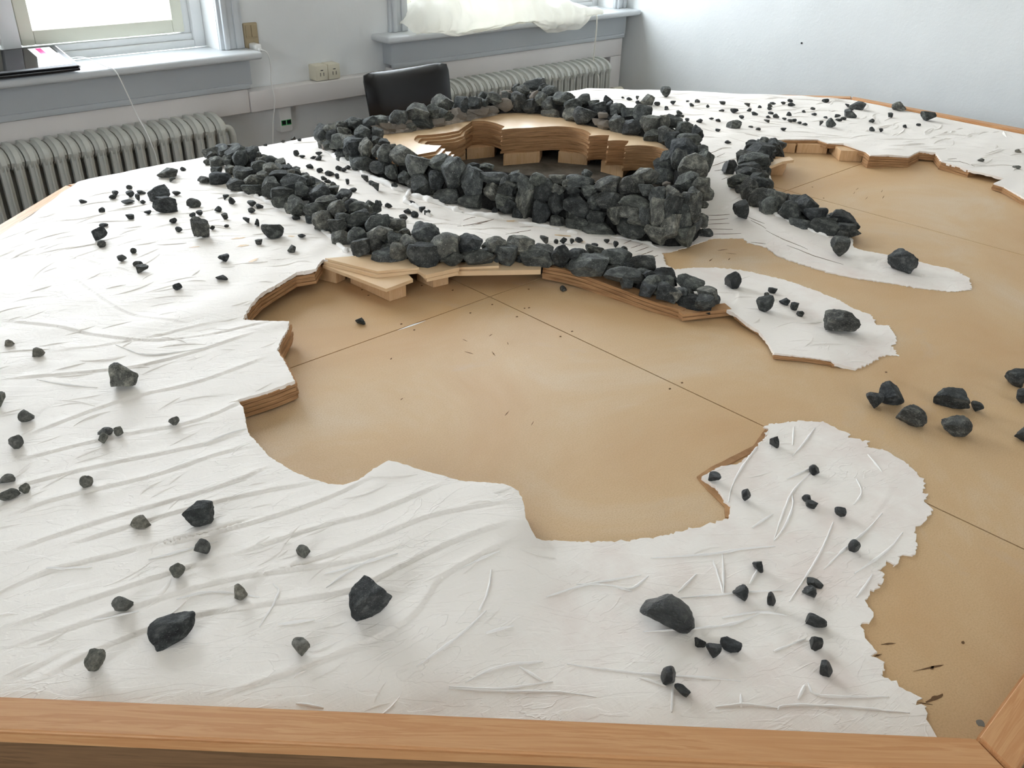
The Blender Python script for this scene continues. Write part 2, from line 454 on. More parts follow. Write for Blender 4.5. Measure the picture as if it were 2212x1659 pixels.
# ------------------------------------------------------------------ radiators
def radiator_section():
    bm = bmesh.new()
    def stadium(y0, y1, z0, z1, n=8):
        r = (y1-y0)/2; cy = (y0+y1)/2; pts = []
        for k in range(n+1):
            a = math.pi*k/n; pts.append((cy+r*math.cos(a), z1-r*.55+r*.55*math.sin(a)))
        for k in range(n+1):
            a = math.pi+math.pi*k/n; pts.append((cy+r*math.cos(a), z0+r*.55+r*.55*math.sin(a)))
        return pts
    def slab(prof, w):
        lo = [bm.verts.new((-w/2, p[0], p[1])) for p in prof]; hi = [bm.verts.new((w/2, p[0], p[1])) for p in prof]
        f1 = bm.faces.new(lo); f2 = bm.faces.new(hi[::-1]); n = len(prof); es = list(f1.edges)+list(f2.edges)
        for k in range(n): bm.faces.new((lo[k], hi[k], hi[(k+1) % n], lo[(k+1) % n]))
        bmesh.ops.bevel(bm, geom=es, offset=.012, segments=3, affect='EDGES')
    slab(stadium(-.088, .088, -.10, 0), .0415)
    slab(stadium(-.085, .085, -.60, -.50), .043)
    for y in (-.066, 0, .066):
        slab([(y-.0215, -.05), (y+.0215, -.05), (y+.0215, -.55), (y-.0215, -.55)], .029)
    return tomesh(bm, 'radiator_section', True, 50)
sec = radiator_section()
sec.materials.append(M['radiator'])
def build_radiator(x0, n, pitch, zt, yc, label):
    r = empty('radiator', (x0, yc, FLOOR), label=label, cat='radiator')
    for k in range(n):
        link('radiator_section', sec, None, r, (k*pitch, 0, zt-FLOOR))
    for q in (1, n-2):
        box('radiator_foot', q*pitch-.02, q*pitch+.02, -.05, .05, 0, .10+zt-FLOOR-.62, M['radiator'], r, .004)
    tube('radiator_pipe', [(-.02, 0, zt-FLOOR-.055), ((n-1)*pitch+.02, 0, zt-FLOOR-.055)], .016, M['radiator'], r)
    return r
r1 = build_radiator(1.535-.0455*36, 37, .0455, .003, WY-.100, 'grey cast-iron column radiator under the left window')
xe = 36*.0455
tube('radiator_valve', spline([(xe+.015, -.02, .685), (xe+.05, -.025, .69), (xe+.062, -.03, .665), (xe+.062, -.03, .60), (xe+.062, -.02, .1), (xe+.062, -.02, .0)], 5), [.014]*26, M['radiator'], r1, 10)
r2 = build_radiator(3.760-.0455*28, 29, .0455, -.012, WY-.100, 'grey column radiator in the niche under the corner window')
xe = 28*.0455
tube('radiator_valve', [(xe+.02, -.02, .52), (xe+.05, -.02, .52), (xe+.05, -.02, .60)], [.012, .012, .016], M['black'], r2, 10)
tube('thermostat_knob', [(xe+.06, -.06, .55), (xe+.13, -.06, .55)], [.032, .030], M['plastic_c'], r2, 14)

# ------------------------------------------------------------------ sockets, charger, cables, tablet
def rounded_plate(bm, x0, x1, y0, y1, z0, z1, r=.006): bm_box(bm, x0, x1, y0, y1, z0, z1, r, 3)
t = empty('switch_plate', (1.79, WY, .24), label='tan wall plate with rocker switch and socket beside the left window', cat='socket')
bm = bmesh.new(); rounded_plate(bm, -.031, .031, -.012, 0, -.055, .055); link('plate', tomesh(bm, 'plate', True), M['plastic_t'], t)
bm = bmesh.new(); bm_box(bm, -.024, -.001, -.016, -.010, .002, .046, .002); link('rocker', tomesh(bm, 'rocker', True), M['plastic_t'], t)
bm = bmesh.new(); bm_box(bm, .001, .024, -.016, -.010, .002, .046, .002); link('rocker', tomesh(bm, 'rocker', True), M['plastic_t'], t)
bm = bmesh.new(); bm_box(bm, -.026, .026, -.014, -.010, -.050, -.004, .002); link('socket_face', tomesh(bm, 'socket_face', True), M['plastic_t'], t)
ch = empty('usb_charger', (1.785, WY-.014, .205), label='white plug-in charger with a cable on the tan socket', cat='charger')
bm = bmesh.new(); bm_box(bm, -.014, .014, -.055, 0, -.018, .018, .006, 3); link('body', tomesh(bm, 'body', True), M['plastic_w'], ch)
bm = bmesh.new(); bm_box(bm, -.005, .007, -.068, -.054, -.006, .005, .002); link('cable_plug', tomesh(bm, 'cable_plug', True), M['plastic_w'], ch)
tube('cable', spline([(0, -.066, 0), (.02, -.080, -.012), (.032, -.075, -.06), (.03, -.07, -.13), (.028, -.085, -.20), (.005, -.088, -.30), (-.01, -.085, -.50), (-.02, -.08, -.90)], 8), .0022, M['plastic_w'], ch, 6)
for k, (xa, lab) in enumerate(((2.068, 'cream surface socket on the duct, the one nearer the left window'), (2.129, 'cream surface socket on the duct, the one nearer the chair'))):
    t = empty('surface_socket', (xa, WY, .052), label=lab, cat='socket', group='pair of cream sockets on the cable duct')
    bm = bmesh.new(); bm_box(bm, -.029, .029, -.058, 0, 0, .062, .004); link('housing', tomesh(bm, 'housing', True), M['plastic_c'], t)
    bm = bmesh.new()
    for dx in (-.008, .008): bm_box(bm, dx-.0012, dx+.0012, -.0585, -.057, .018, .032)
    bm_box(bm, -.006, .006, -.0585, -.057, .040, .043)
    link('slots', tomesh(bm, 'slots'), M['black'], t)
t = empty('data_socket', (1.885, WY, -.085), label='white data outlet with green-edged ports under the cable duct', cat='socket')
bm = bmesh.new(); bm_box(bm, -.028, .028, -.045, 0, -.05, .055, .004); link('housing', tomesh(bm, 'housing', True), M['plastic_w'], t)
for dx in (-.012, .012):
    bm = bmesh.new(); bm_box(bm, dx-.0105, dx+.0105, -.047, -.044, -.022, -.001); o = link('port_frame', tomesh(bm, 'port_frame'), M['green'], t)
    bm = bmesh.new(); bm_box(bm, dx-.0085, dx+.0085, -.048, -.0465, -.018, -.003); link('port', tomesh(bm, 'port'), M['black'], o)

tb = empty('tablet', (0.985, WY-.135, ZSILL+.004), label='black-cased tablet lying on the left window sill', cat='tablet')
tb.rotation_euler = (math.radians(9), 0, math.radians(-1))
bm = bmesh.new(); bm_box(bm, -.31, .095, 0, .235, .001, .010, .004); link('case', tomesh(bm, 'case', True), M['black'], tb)
bm = bmesh.new(); bm_box(bm, -.29, .095, .006, .232, .010, .018, .004); bd = link('body', tomesh(bm, 'body', True), M['black'], tb)
bm = bmesh.new(); bm_box(bm, -.275, .078, .022, .216, .0178, .0184); link('screen', tomesh(bm, 'screen'), M['screen'], bd)
bm = bmesh.new(); bm_box(bm, .094, .098, .006, .225, .009, .017, .001); link('edge_band', tomesh(bm, 'edge_band'), M['plastic_w'], tb)
bm = bmesh.new(); bm_box(bm, .0, .072, .024, .214, .0184, .0187); link('screen_white_panel', tomesh(bm, 'screen_white_panel'), M['screen_white'], bd)  # white rectangle laid over part of the screen
bm = bmesh.new(); bm_box(bm, .022, .040, .030, .208, .0187, .0190); link('screen_stripe', tomesh(bm, 'screen_stripe'), M['screen_pink'], bd)
cb = tube('tablet_cable', spline([(1.085, WY-.03, ZSILL+.030), (1.13, WY-.05, ZSILL+.030), (1.17, WY-.10, ZSILL+.008), (1.195, WY-.135, ZSILL-.01), (1.215, WY-.145, ZSILL-.08), (1.235, WY-.15, ZSILL-.16), (1.25, WY-.192, ZSILL-.25), (1.262, WY-.196, ZSILL-.40), (1.262, WY-.196, FLOOR+.01)], 8), .0022, M['plastic_w'], None, 6)
tag(cb, 'thin white cable hanging from the tablet over the radiator', 'cable')
cb = tube('blind_cord', spline([(3.66, WY-.09, ZSILL+.012), (3.675, WY-.132, ZSILL+.006), (3.682, WY-.138, ZSILL-.05), (3.675, WY-.14, -.05), (3.665, WY-.192, -.10), (3.655, WY-.196, -.30), (3.655, WY-.196, FLOOR+.05)], 8), .004, M['cloth'], None, 6)
tag(cb, 'white cord hanging from the corner window sill over the radiator', 'cord')

# bundled cloth on the corner window sill
def cloth():
    nu, nv = 150, 60
    bm = bmesh.new(); grid = []
    hemU = [0, .06, .13, .2, .3, .42, .52, .60, .68, .74, .80, .88, .94, 1]
    hemZ = [.004, .004, -.012, -.030, -.022, -.012, .004, -.004, -.060, -.066, -.060, -.060, -.004, .002]
    for i in range(nu+1):
        u = i/nu; row = []
        x = 2.50 + u*1.20
        hem = float(np.interp(u, hemU, hemZ))
        ht = float(np.interp(u, [0, .06, .2, .45, .7, .85, .95, 1], [.03, .12, .17, .19, .15, .11, .05, .01]))
        for j in range(nv+1):
            v = j/nv
            if v < .72:
                a = v/.72*math.pi
                y = WY+.01 - math.cos(a)*-.09 * 1.0
                y = WY+.075 - (1-math.cos(a))*.5*.215
                z = ZSILL+.004 + ht*math.sin(a)**.75*(0.9+.1*math.cos(a))
                hang = 0
            else:
                k = (v-.72)/.28
                y = WY-.140 - .004*math.sin(k*3); z = ZSILL+.004 + hem*k
            n = noise.noise(Vector((x*5.2+v*2.2, v*3.2, 1.3)))
            fold = math.sin(x*26 + v*9 + 5*noise.noise(Vector((x*3, v*2, 4))))*.010
            fold += math.sin(x*61 - v*14 + 6*noise.noise(Vector((x*4, v*3, 9))))*.004
            amp = min(1, math.sin(min(v/.72, 1)*math.pi)*1.6) if v < .72 else .5
            z += (n*.030 + fold)*amp*(1 if v < .72 else .35)
            y -= (abs(fold)*1.1 + .012*n)*(1 if v > .45 else .4) - (.006 if v > .7 else 0)
            z = max(z, ZSILL+.003) if y > WY-.128 else z
            row.append(bm.verts.new((x + .02*noise.noise(Vector((v*4, x*3, 2))), min(y, WY+.10), z)))
        grid.append(row)
    for i in range(nu):
        for j in range(nv):
            bm.faces.new((grid[i][j], grid[i+1][j], grid[i+1][j+1], grid[i][j+1]))
    me = tomesh(bm, 'bundled_cloth', True, 80)
    return link('bundled_cloth', me, M['cloth'])
tag(cloth(), 'crumpled white cloth bundled on the corner window sill', 'cloth')

# ------------------------------------------------------------------ chair
c = empty('dining_chair', (2.262, 2.985, FLOOR), label='black leather high-back chair between the table and the radiators', cat='chair')
c.rotation_euler = (0, 0, math.radians(1))
bm = bmesh.new()
nx, nz = 14, 18; gf_, gb_ = [], []
for i in range(nx+1):
    for side, g in ((-1, gf_), (1, gb_)):
        u = i/nx*2-1; row = []
        for j in range(nz+1):
            t_ = j/nz; z = .40 + t_*(.885-.40)
            w = (.200 + .018*t_)*(1-.035*max(0, (t_-.9)/.1)**3)
            zz = z - .010*(1-u*u)*t_ - .010*abs(u)**10*t_**6
            cur = .022*(1-u*u)*t_
            th = .030*(1-abs(u)**4)**.5*(1-t_**8)**.5+.004
            row.append(bm.verts.new((u*w, .0 + cur + side*th + .05*t_*t_ - .02, zz)))
        g.append(row)
for g in (gf_, gb_):
    for i in range(nx):
        for j in range(nz): bm.faces.new((g[i][j], g[i+1][j], g[i+1][j+1], g[i][j+1]))
for i in range(nx):
    for j in (0, nz): bm.faces.new((gf_[i][j], gf_[i+1][j], gb_[i+1][j], gb_[i][j]))
for j in range(nz):
    for i in (0, nx): bm.faces.new((gf_[i][j], gf_[i][j+1], gb_[i][j+1], gb_[i][j]))
link('backrest', tomesh(bm, 'backrest', True, 60), M['leather'], c)
bm = bmesh.new(); bm_box(bm, -.21, .21, -.36, .06, .40, .47, .02, 3); link('seat', tomesh(bm, 'seat', True), M['leather'], c)
for (lx, ly) in ((-.185, -.33), (.185, -.33), (-.185, .03), (.185, .03)):
    bm = bmesh.new(); bm_box(bm, lx-.02, lx+.02, ly-.02, ly+.02, 0, .41, .003); link('leg', tomesh(bm, 'leg', True), M['leather'], c)

# ------------------------------------------------------------------ table
OCT = [(0.798, .107), (2.87, .107), (3.67, .905), (3.67, 1.80), (2.85, 2.557), (.775, 2.557), (0, 1.835), (0, .905)]
table = empty('model_table', (1.83, 1.33, FLOOR), label='large octagonal wooden table carrying the landscape model', cat='table')
def tpart(o):
    o.parent = table; o.matrix_parent_inverse = Matrix.Translation(-Vector((1.83, 1.33, FLOOR))); return o
def clip(poly, axis, lim, keep_less):
    out = []; n = len(poly)
    for i in range(n):
        a, b = poly[i], poly[(i+1) % n]
        ia, ib = ((a[axis] <= lim) == keep_less), ((b[axis] <= lim) == keep_less)
        if ia: out.append(a)
        if ia != ib:
            t = (lim-a[axis])/(b[axis]-a[axis]); out.append((a[0]+(b[0]-a[0])*t, a[1]+(b[1]-a[1])*t))
    return out
SX = [0, 1.2125, 2.436, 3.67]; SY = [.107, 1.338, 2.557]
g_ = .0014
boards = {}
for i in range(3):
    for j in range(2):
        p = OCT
        for (ax, lim, less) in ((0, SX[i]+g_, False), (0, SX[i+1]-g_, True), (1, SY[j]+g_, False), (1, SY[j+1]-g_, True)):
            p = clip(p, ax, lim, less)
        bm = bmesh.new(); bm_prism(bm, p, -.018, 0)
        boards[i, j] = tpart(link('table_board', tomesh(bm, 'table_board'), M['mdf']))
tpart(prism('table_underlay', [(1.83+(x-1.83)*.985, 1.33+(y-1.33)*.985) for x, y in OCT], -.030, -.0185, M['dust']))
def offset_poly(P, d):
    n = len(P); out = []
    for i in range(n):
        a, b, c2 = Vector(P[i-1]), Vector(P[i]), Vector(P[(i+1) % n])
        n1 = Vector(((b-a).y, -(b-a).x)).normalized(); n2 = Vector(((c2-b).y, -(c2-b).x)).normalized()
        k = (n1+n2); k = k/ k.length_squared*2
        out.append(tuple(b + k*d))
    return out
O1, O2, O3 = offset_poly(OCT, 0.0005), offset_poly(OCT, .046), offset_poly(OCT, .030)
RAILZ = .038
for i in range(8):
    j = (i+1) % 8
    a, b, c2, d2 = Vector(O1[i]), Vector(O1[j]), Vector(O2[j]), Vector(O2[i])
    e = (b-a).normalized()*.0008
    mid = (a+b+c2+d2)/4; ang = math.atan2((b-a).y, (b-a).x)
    def loc2(p): q = Vector((p.x-mid.x, p.y-mid.y)); return (q.x*math.cos(-ang)-q.y*math.sin(-ang), q.x*math.sin(-ang)+q.y*math.cos(-ang))
    bm = bmesh.new(); bm_prism(bm, [loc2(a+e), loc2(b-e), loc2(c2-e), loc2(d2+e)], .018, RAILZ)
    bmesh.ops.bevel(bm, geom=bm.edges[:], offset=.0035, segments=3, affect='EDGES')
    o = link('table_rail', tomesh(bm, 'table_rail', True), M['pine']); o.location = (mid.x, mid.y, 0); o.rotation_euler = (0, 0, ang); tpart(o)
    a, b, c2, d2 = Vector(O1[i]), Vector(O1[j]), Vector(O3[j]), Vector(O3[i])
    a, b = a-(d2-a)*0, b
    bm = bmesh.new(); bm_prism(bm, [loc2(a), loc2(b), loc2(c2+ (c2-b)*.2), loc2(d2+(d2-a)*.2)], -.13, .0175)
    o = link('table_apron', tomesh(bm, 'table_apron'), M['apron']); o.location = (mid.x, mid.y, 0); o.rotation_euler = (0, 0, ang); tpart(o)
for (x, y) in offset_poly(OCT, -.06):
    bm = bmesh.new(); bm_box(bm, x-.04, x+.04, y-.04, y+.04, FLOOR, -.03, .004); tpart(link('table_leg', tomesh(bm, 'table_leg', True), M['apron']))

# ------------------------------------------------------------------ landscape heights
def CP(crop, pts):
    ox, oy, s = crop
    return [(ox+p[0]/s, oy+p[1]/s) + tuple(p[2:]) for p in pts]
ctrl_px = [
 (630,820,.040),(600,705,.045),(520,690,.050),(531,905,.036),(590,989,.034),(640,1021,.034),(750,1048,.034),(840,994,.040),(1000,1040,.036),(1110,1055,.036),
 (1120,1130,.033),(1120,1230,.022),(1030,1370,.016),(850,1470,.012),(1190,1185,.004),(1220,1300,.004),(1150,1430,.004),(980,1530,.004),
 (1500,1250,.004),(1577,1105,.005),(1600,1550,.003),(1900,1400,.003),(1800,1100,.004),(1990,1080,.002),(1662,920,.003),(1850,950,.002),(2010,1560,.002),(1400,1560,.004),
 (700,560,.058),(850,583,.055),(1000,573,.055),(1170,570,.040),(1330,612,.037),(1480,668,.022),(1580,668,.018),(1671,763,.0125),(1796,777,.0115),(1850,795,.003),(1730,690,.008),(1930,740,.002),(1750,625,.003),(1600,583,.004),(1450,580,.004),(1434,550,.003),
 (1400,530,.003),(1220,497,.015),(1100,478,.025),(985,450,.035),(850,408,.048),(700,318,.058),
 (1530,515,.002),(1610,515,.002),(1600,440,.018),(1560,400,.025),(1700,555,.003),(1900,603,.003),(2090,615,.002),(1845,530,.010),(1750,490,.018),(1680,460,.028),(1640,400,.038),(1650,320,.045),
 (1690,301,.045),(1790,308,.045),(1880,334,.044),(1960,338,.036),(2030,345,.030),(2160,390,.022),(2212,427,.020),(2212,330,.025),(1840,215,.036),(2212,300,.029),(1700,250,.050),(1500,260,.055),(1350,210,.058)]
ctrl = [(*at(p, p[2])[:2], p[2]) for p in ctrl_px]
ctrl += [(.03,1.86,.034),(0,1.5,.034),(0,1.2,.034),(.22,2.04,.036),(.4,2.2,.038),(.6,2.39,.042),(.5,2.1,.052),(.2,1.8,.042),(.8,2.55,.056),(1.3,2.55,.062),(2.0,2.55,.060),(2.8,2.55,.055),(.10,.95,.032),(.25,.72,.026),(.05,.90,.028),(3.64,1.2,.026),(3.64,1.45,.032),(3.64,1.7,.035),(3.3,.9,.012)]
ctrl = np.array(ctrl)
_D = np.hypot(ctrl[:, None, 0]-ctrl[None, :, 0], ctrl[:, None, 1]-ctrl[None, :, 1])
_n = len(ctrl)
_A = np.zeros((_n+1, _n+1)); _A[:_n, :_n] = -_D - 0.012*np.eye(_n)*-1*0 + np.eye(_n)*0.0; _A[:_n, _n] = 1; _A[_n, :_n] = 1
_A[:_n, :_n] -= -np.eye(_n)*(-0.004)
_w = np.linalg.solve(_A, np.append(ctrl[:, 2], 0))
def H0(x, y):
    x = np.asarray(x, float); y = np.asarray(y, float)
    d = np.hypot(x[..., None]-ctrl[:, 0], y[..., None]-ctrl[:, 1])
    return np.clip(-d @ _w[:_n] + _w[_n], .0016, .075)
def hit(px, Hf=None):
    Hf = Hf or H0
    z = .03
    for _ in range(25):
        P = at(px, z); z = .5*z + .5*float(Hf(P[0], P[1]))
    P = at(px, z); return np.array([P[0], P[1], z])

# basin outline, read along the edge of the plaster
J = (0, 660, 3.072); K = (700, 960, 3.072); N = (1380, 880, 2.659); O_ = (1400, 1250, 2.724); P_ = (1120, 430, 3.95); Q = (1500, 250, 3.107); G = (400, 290, 5.53); H_ = (680, 400, 4.608); E_ = (660, 150, 4.809); F_ = (1080, 150, 4.424); D_ = (1300, 0, 2.4254); J0 = (0, 330, 4.254); Mz = (0, 1100, 2.9105)
out_px = []
out_px += [(2240, 440), (2212, 427), (2169, 402), (2147, 395), (2169, 385), (2095, 366), (2034, 347), (2021, 330), (1986, 326), (1963, 338), (1912, 335), (1880, 334), (1870, 326), (1857, 322), (1822, 310), (1790, 308), (1767, 300), (1693, 300), (1655, 303)]
out_px += [(1662, 330), (1655, 352), (1668, 392), (1664, 412), (1690, 432), (1740, 448), (1785, 470), (1815, 500), (1843, 516), (1843, 533), (1867, 541), (1918, 551), (1983, 564), (2015, 572), (2047, 578), (2079, 591), (2094, 601), (2099, 625), (2060, 630), (1983, 622), (1918, 610), (1841, 599), (1790, 588), (1732, 570), (1680, 553), (1654, 533), (1616, 524), (1606, 514), (1539, 515)]
out_px += [(1500, 528), (1455, 543), (1430, 546), (1434, 557), (1439, 572), (1459, 582), (1500, 578), (1548, 578), (1603, 583), (1654, 594), (1706, 607), (1748, 623), (1809, 646), (1841, 665), (1880, 678), (1893, 701), (1922, 704), (1938, 733), (1928, 746), (1941, 768), (1912, 765), (1880, 784), (1850, 797), (1803, 784), (1796, 778), (1751, 771), (1712, 767), (1671, 763), (1662, 741), (1639, 714), (1601, 691), (1583, 676)]
out_px += [(1540, 656), (1480, 648), (1400, 620), (1330, 592), (1250, 570), (1172, 558), (1080, 558), (1000, 554), (930, 558), (850, 564), (754, 562), (719, 563), (697, 558), (682, 581), (640, 588), (600, 612), (565, 634), (545, 655), (532, 673), (524, 688), (553, 691), (625, 696), (622, 709), (605, 738), (599, 758), (615, 780), (636, 822), (586, 842), (521, 862), (490, 872), (514, 868), (524, 876), (531, 911), (537, 937), (558, 959), (586, 989), (638, 1021), (671, 1034), (716, 1046), (742, 1048), (775, 1038), (807, 1012), (840, 994), (869, 1002), (912, 1015), (960, 1028), (993, 1038), (1091, 1046), (1120, 1061), (1130, 1084), (1135, 1119), (1152, 1152), (1158, 1162), (1198, 1167), (1279, 1170), (1351, 1168), (1420, 1158)]
out_px += CP(N, [(150,735),(330,690),(480,650),(525,630),(525,570),(440,450),(360,400),(460,340),(580,320),(680,230),(750,130),(720,110),(750,95),(940,75),(1070,85),(1130,120),(1210,150),(1205,170),(1320,195),(1300,225),(1400,240),(1530,310),(1650,430),(1620,480),(1665,500),(1640,540),(1690,590),(1650,640),(1590,700),(1600,790),(1580,850),(1500,850),(1480,910),(1440,880),(1380,930),(1410,960),(1370,1030),(1300,1090),(1310,1140),(1350,1180),(1340,1220),(1270,1240),(1300,1310)])
out_px += CP(O_, [(1270,345),(1340,430),(1320,465),(1380,480),(1395,530),(1370,565),(1460,610),(1520,660),(1600,690),(1595,720),(1540,740),(1630,750),(1650,800),(1660,860)])
basin = [tuple(hit(p)[:2]) for p in out_px]
OCi = offset_poly(OCT, -.0015)
first = basin[0]
basin = [(3.667, 1.02), (3.3, .93)] + basin
# where the thin film meets the front rail
fr_a, fr_b = Vector(OCi[0]), Vector(OCi[7])
q = at((2030, 1592), .003)[:2]; dr = (fr_b-fr_a).normalized(); tt = (Vector(q)-fr_a).dot(dr); end = fr_a+dr*max(tt, .01)
outline = basin + [tuple(end), OCi[7], OCi[6], OCi[5], OCi[4], OCi[3]]
NB = len(basin)
def resample(pts, step, closed=False):
    out = []; P = list(pts) + ([pts[0]] if closed else [])
    for a, b in zip(P, P[1:]):
        L = math.hypot(b[0]-a[0], b[1]-a[1]); k = max(1, int(round(L/step)))
        for i in range(k): out.append((a[0]+(b[0]-a[0])*i/k, a[1]+(b[1]-a[1])*i/k))
    if not closed: out.append(P[-1])
    return out
def smooth_poly(p, n=1):
    for _ in range(n):
        q = [p[0]]
        for a, b in zip(p, p[1:]):
            q += [(a[0]*.75+b[0]*.25, a[1]*.75+b[1]*.25), (a[0]*.25+b[0]*.75, a[1]*.25+b[1]*.75)]
        p = q + [p[-1]]
    return p
bas_f = resample(basin, .0045)
rag = []
for i, (x, y) in enumerate(bas_f):
    zz_ = float(H0(x, y)); am = .0022 + .0045*min(1, max(0, (.008-zz_)/.004))
    rag.append((x+am*noise.noise(Vector((x*160, y*160, 1))), y+am*noise.noise(Vector((x*160, y*160, 7)))) if i > 2 else (x, y))
rim = resample(outline[NB:], .03)
sheet_poly = rag + rim

def pip(px, py, poly):
    px = np.asarray(px); py = np.asarray(py); c = np.zeros(px.shape, bool)
    n = len(poly); j = n-1
    for i in range(n):
        xi, yi = poly[i]; xj, yj = poly[j]
        if yi != yj:
            m = ((yi > py) != (yj > py)) & (px < (xj-xi)*(py-yi)/(yj-yi)+xi)
            c ^= m
        j = i
    return c

# ring wall in plan: outer foot, inner foot, crest height, foot height
RING = [((1.50,2.47),(1.575,2.26),.150,.055),((1.455,2.30),(1.56,2.21),.145,.05),((1.435,2.12),(1.535,2.10),.132,.045),((1.445,1.97),(1.54,1.98),.128,.038),
 ((1.495,1.79),(1.585,1.82),.126,.025),((1.59,1.60),(1.67,1.64),.126,.015),((1.69,1.43),(1.765,1.48),.130,.008),((1.757,1.255),(1.85,1.385),.138,0),((1.875,1.245),(1.93,1.38),.142,0),
 ((2.03,1.35),(2.02,1.44),.142,0),((2.22,1.47),(2.13,1.55),.148,.01),((2.32,1.59),(2.19,1.66),.155,.03),((2.36,1.76),(2.207,1.76),.165,.04),((2.36,1.95),(2.18,1.93),.165,.045),
 ((2.36,2.15),(2.185,2.1),.17,.05),((2.30,2.33),(2.15,2.18),.172,.05),((2.08,2.39),(2.055,2.240),.168,.05),((1.86,2.38),(1.85,2.235),.165,.05),((1.66,2.43),(1.68,2.240),.158,.05)]
inner_loop = [r[1] for r in RING]
def lerp2(a, b, t): return (a[0]+(b[0]-a[0])*t, a[1]+(b[1]-a[1])*t)
hole_loop = [lerp2(r[0], r[1], .55) for r in RING]

# explicit knife strokes that cross the slope
grooves = [
 [(49,943),(270,858),(423,829),(586,767)], [(0,1282),(93,1234),(223,1203),(412,1155),(560,1115)], [(0,1361),(165,1303),(364,1237),(520,1190)], [(0,1406),(247,1323),(491,1246),(760,1213),(900,1165)],
 [(62,1481),(189,1409),(326,1354),(447,1320),(760,1279),(824,1243),(986,1162),(1117,1123)], [(450,1512),(700,1425),(830,1367),(895,1328),(928,1282),(941,1253),(993,1220),(1133,1155)],
 [(560,1240),(700,1201),(856,1142),(928,1110),(1123,1082)], [(480,1205),(700,1132),(814,1106),(970,1038)], [(0,1005),(250,940),(420,915),(556,850)], [(0,1120),(120,1075),(330,1030),(480,975),(560,962)],
 [(0,1200),(90,1165),(300,1100),(480,1050),(600,1000)], [(120,1185),(360,1110),(560,1060),(690,1040)], [(0,1060),(190,1010),(420,965),(540,930)], [(0,820),(160,805),(330,790),(560,715)], [(0,690),(130,705),(260,735),(420,730),(600,690)],
 [(300,1190),(540,1130),(700,1080),(820,1020)], [(0,1470),(60,1450),(150,1400)], [(100,760),(270,740),(480,690)], [(160,600),(215,640),(280,680),(420,700)], [(0,560),(120,545),(300,590)], [(230,430),(420,440),(520,470)], [(300,500),(430,470),(600,500)], [(330,520),(520,505),(700,520)],
 [(900,480),(1050,490),(1180,500)],[(1000,470),(1100,500),(1250,520)],[(1560,440),(1600,450),(1660,480),(1760,530),(1900,580),(2050,605)],[(1560,470),(1650,500),(1780,555),(1950,600)],[(1700,230),(1760,280),(1800,300)],[(1860,250),(1960,290),(2060,300)],[(1960,320),(2080,310),(2200,340)],
 [(1950,1040),(1920,1100),(1850,1150),(1800,1210),(1770,1290)],[(1660,930),(1760,950),(1870,990),(1920,1030),(1900,1100),(1840,1150)],[(1580,610),(1600,640),(1575,665)]]
gro_w = []
for gi, g in enumerate(grooves):
    pts = [hit(p)[:2] for p in g]
    pts = smooth_poly([tuple(p) for p in pts], 2)
    gro_w.append(resample(pts, .004))
print('grooves', sum(len(g) for g in gro_w))

pts2 = list(sheet_poly)
n_out = len(pts2)
hl = resample(hole_loop, .03, True)
pts2 += hl
n_con = len(pts2)
cand = []
rnd = random.Random(3)
def zone_step(x, y):
    d = math.hypot(x, y)
    return .0065 if d < 1.05 else .0085 if d < 1.5 else .012 if d < 2.2 else .017
for lo_, hi_, st in ((0, 1.05, .0065), (1.05, 1.5, .0085), (1.5, 2.2, .012), (2.2, 9, .018)):
    gx, gy = np.meshgrid(np.arange(0, 3.67, st), np.arange(.1, 2.57, st))
    rr = np.hypot(gx, gy); mk = (rr >= lo_) & (rr < hi_)
    X = gx[mk] + (np.random.RandomState(1).rand(mk.sum())-.5)*st*.5; Y = gy[mk] + (np.random.RandomState(2).rand(mk.sum())-.5)*st*.5
    cand.append(np.stack([X, Y], 1))
cand = np.concatenate(cand)
# add rows of points beside every stroke
extra = []
for g in gro_w:
    for a, b in zip(g, g[1:]):
        dx, dy = b[0]-a[0], b[1]-a[1]; L = math.hypot(dx, dy)
        if L < 1e-6: continue
        nx_, ny_ = -dy/L, dx/L
        for s in (-.0075, -.0035, 0, .0030, .0065): extra.append((a[0]+nx_*s, a[1]+ny_*s))
cand = np.concatenate([cand, np.array(extra)])
cand = cand[pip(cand[:, 0], cand[:, 1], sheet_poly) & ~pip(cand[:, 0], cand[:, 1], hole_loop)]
# keep clear of the boundary
bnd = np.array(pts2)
cell = {}
for i, (x, y) in enumerate(bnd): cell.setdefault((int(x/.01), int(y/.01)), []).append((x, y))
def clear_of(x, y, d=.0026):
    cx, cy = int(x/.01), int(y/.01)
    for i in (-1, 0, 1):
        for j in (-1, 0, 1):
            for (u, v) in cell.get((cx+i, cy+j), ()):
                if (u-x)**2+(v-y)**2 < d*d: return False
    return True
seen = set(); keep = []
for x, y in cand:
    k = (int(x/.0024), int(y/.0024))
    if k in seen or not clear_of(x, y): continue
    seen.add(k); keep.append((x, y))
pts2 += keep
edges = [(i, (i+1) % n_out) for i in range(n_out)] + [(n_out+i, n_out+(i+1) % len(hl)) for i in range(len(hl))]
vo, eo, fo, _a, _b, _c = delaunay_2d_cdt([Vector(p) for p in pts2], edges, [], 0, 1e-6)
VX = np.array([[p.x, p.y] for p in vo]); TR = np.array([tuple(f) for f in fo])
cen = VX[TR].mean(1)
ok = pip(cen[:, 0], cen[:, 1], sheet_poly) & ~pip(cen[:, 0], cen[:, 1], hole_loop)
TR = TR[ok]
Z = H0(VX[:, 0], VX[:, 1])
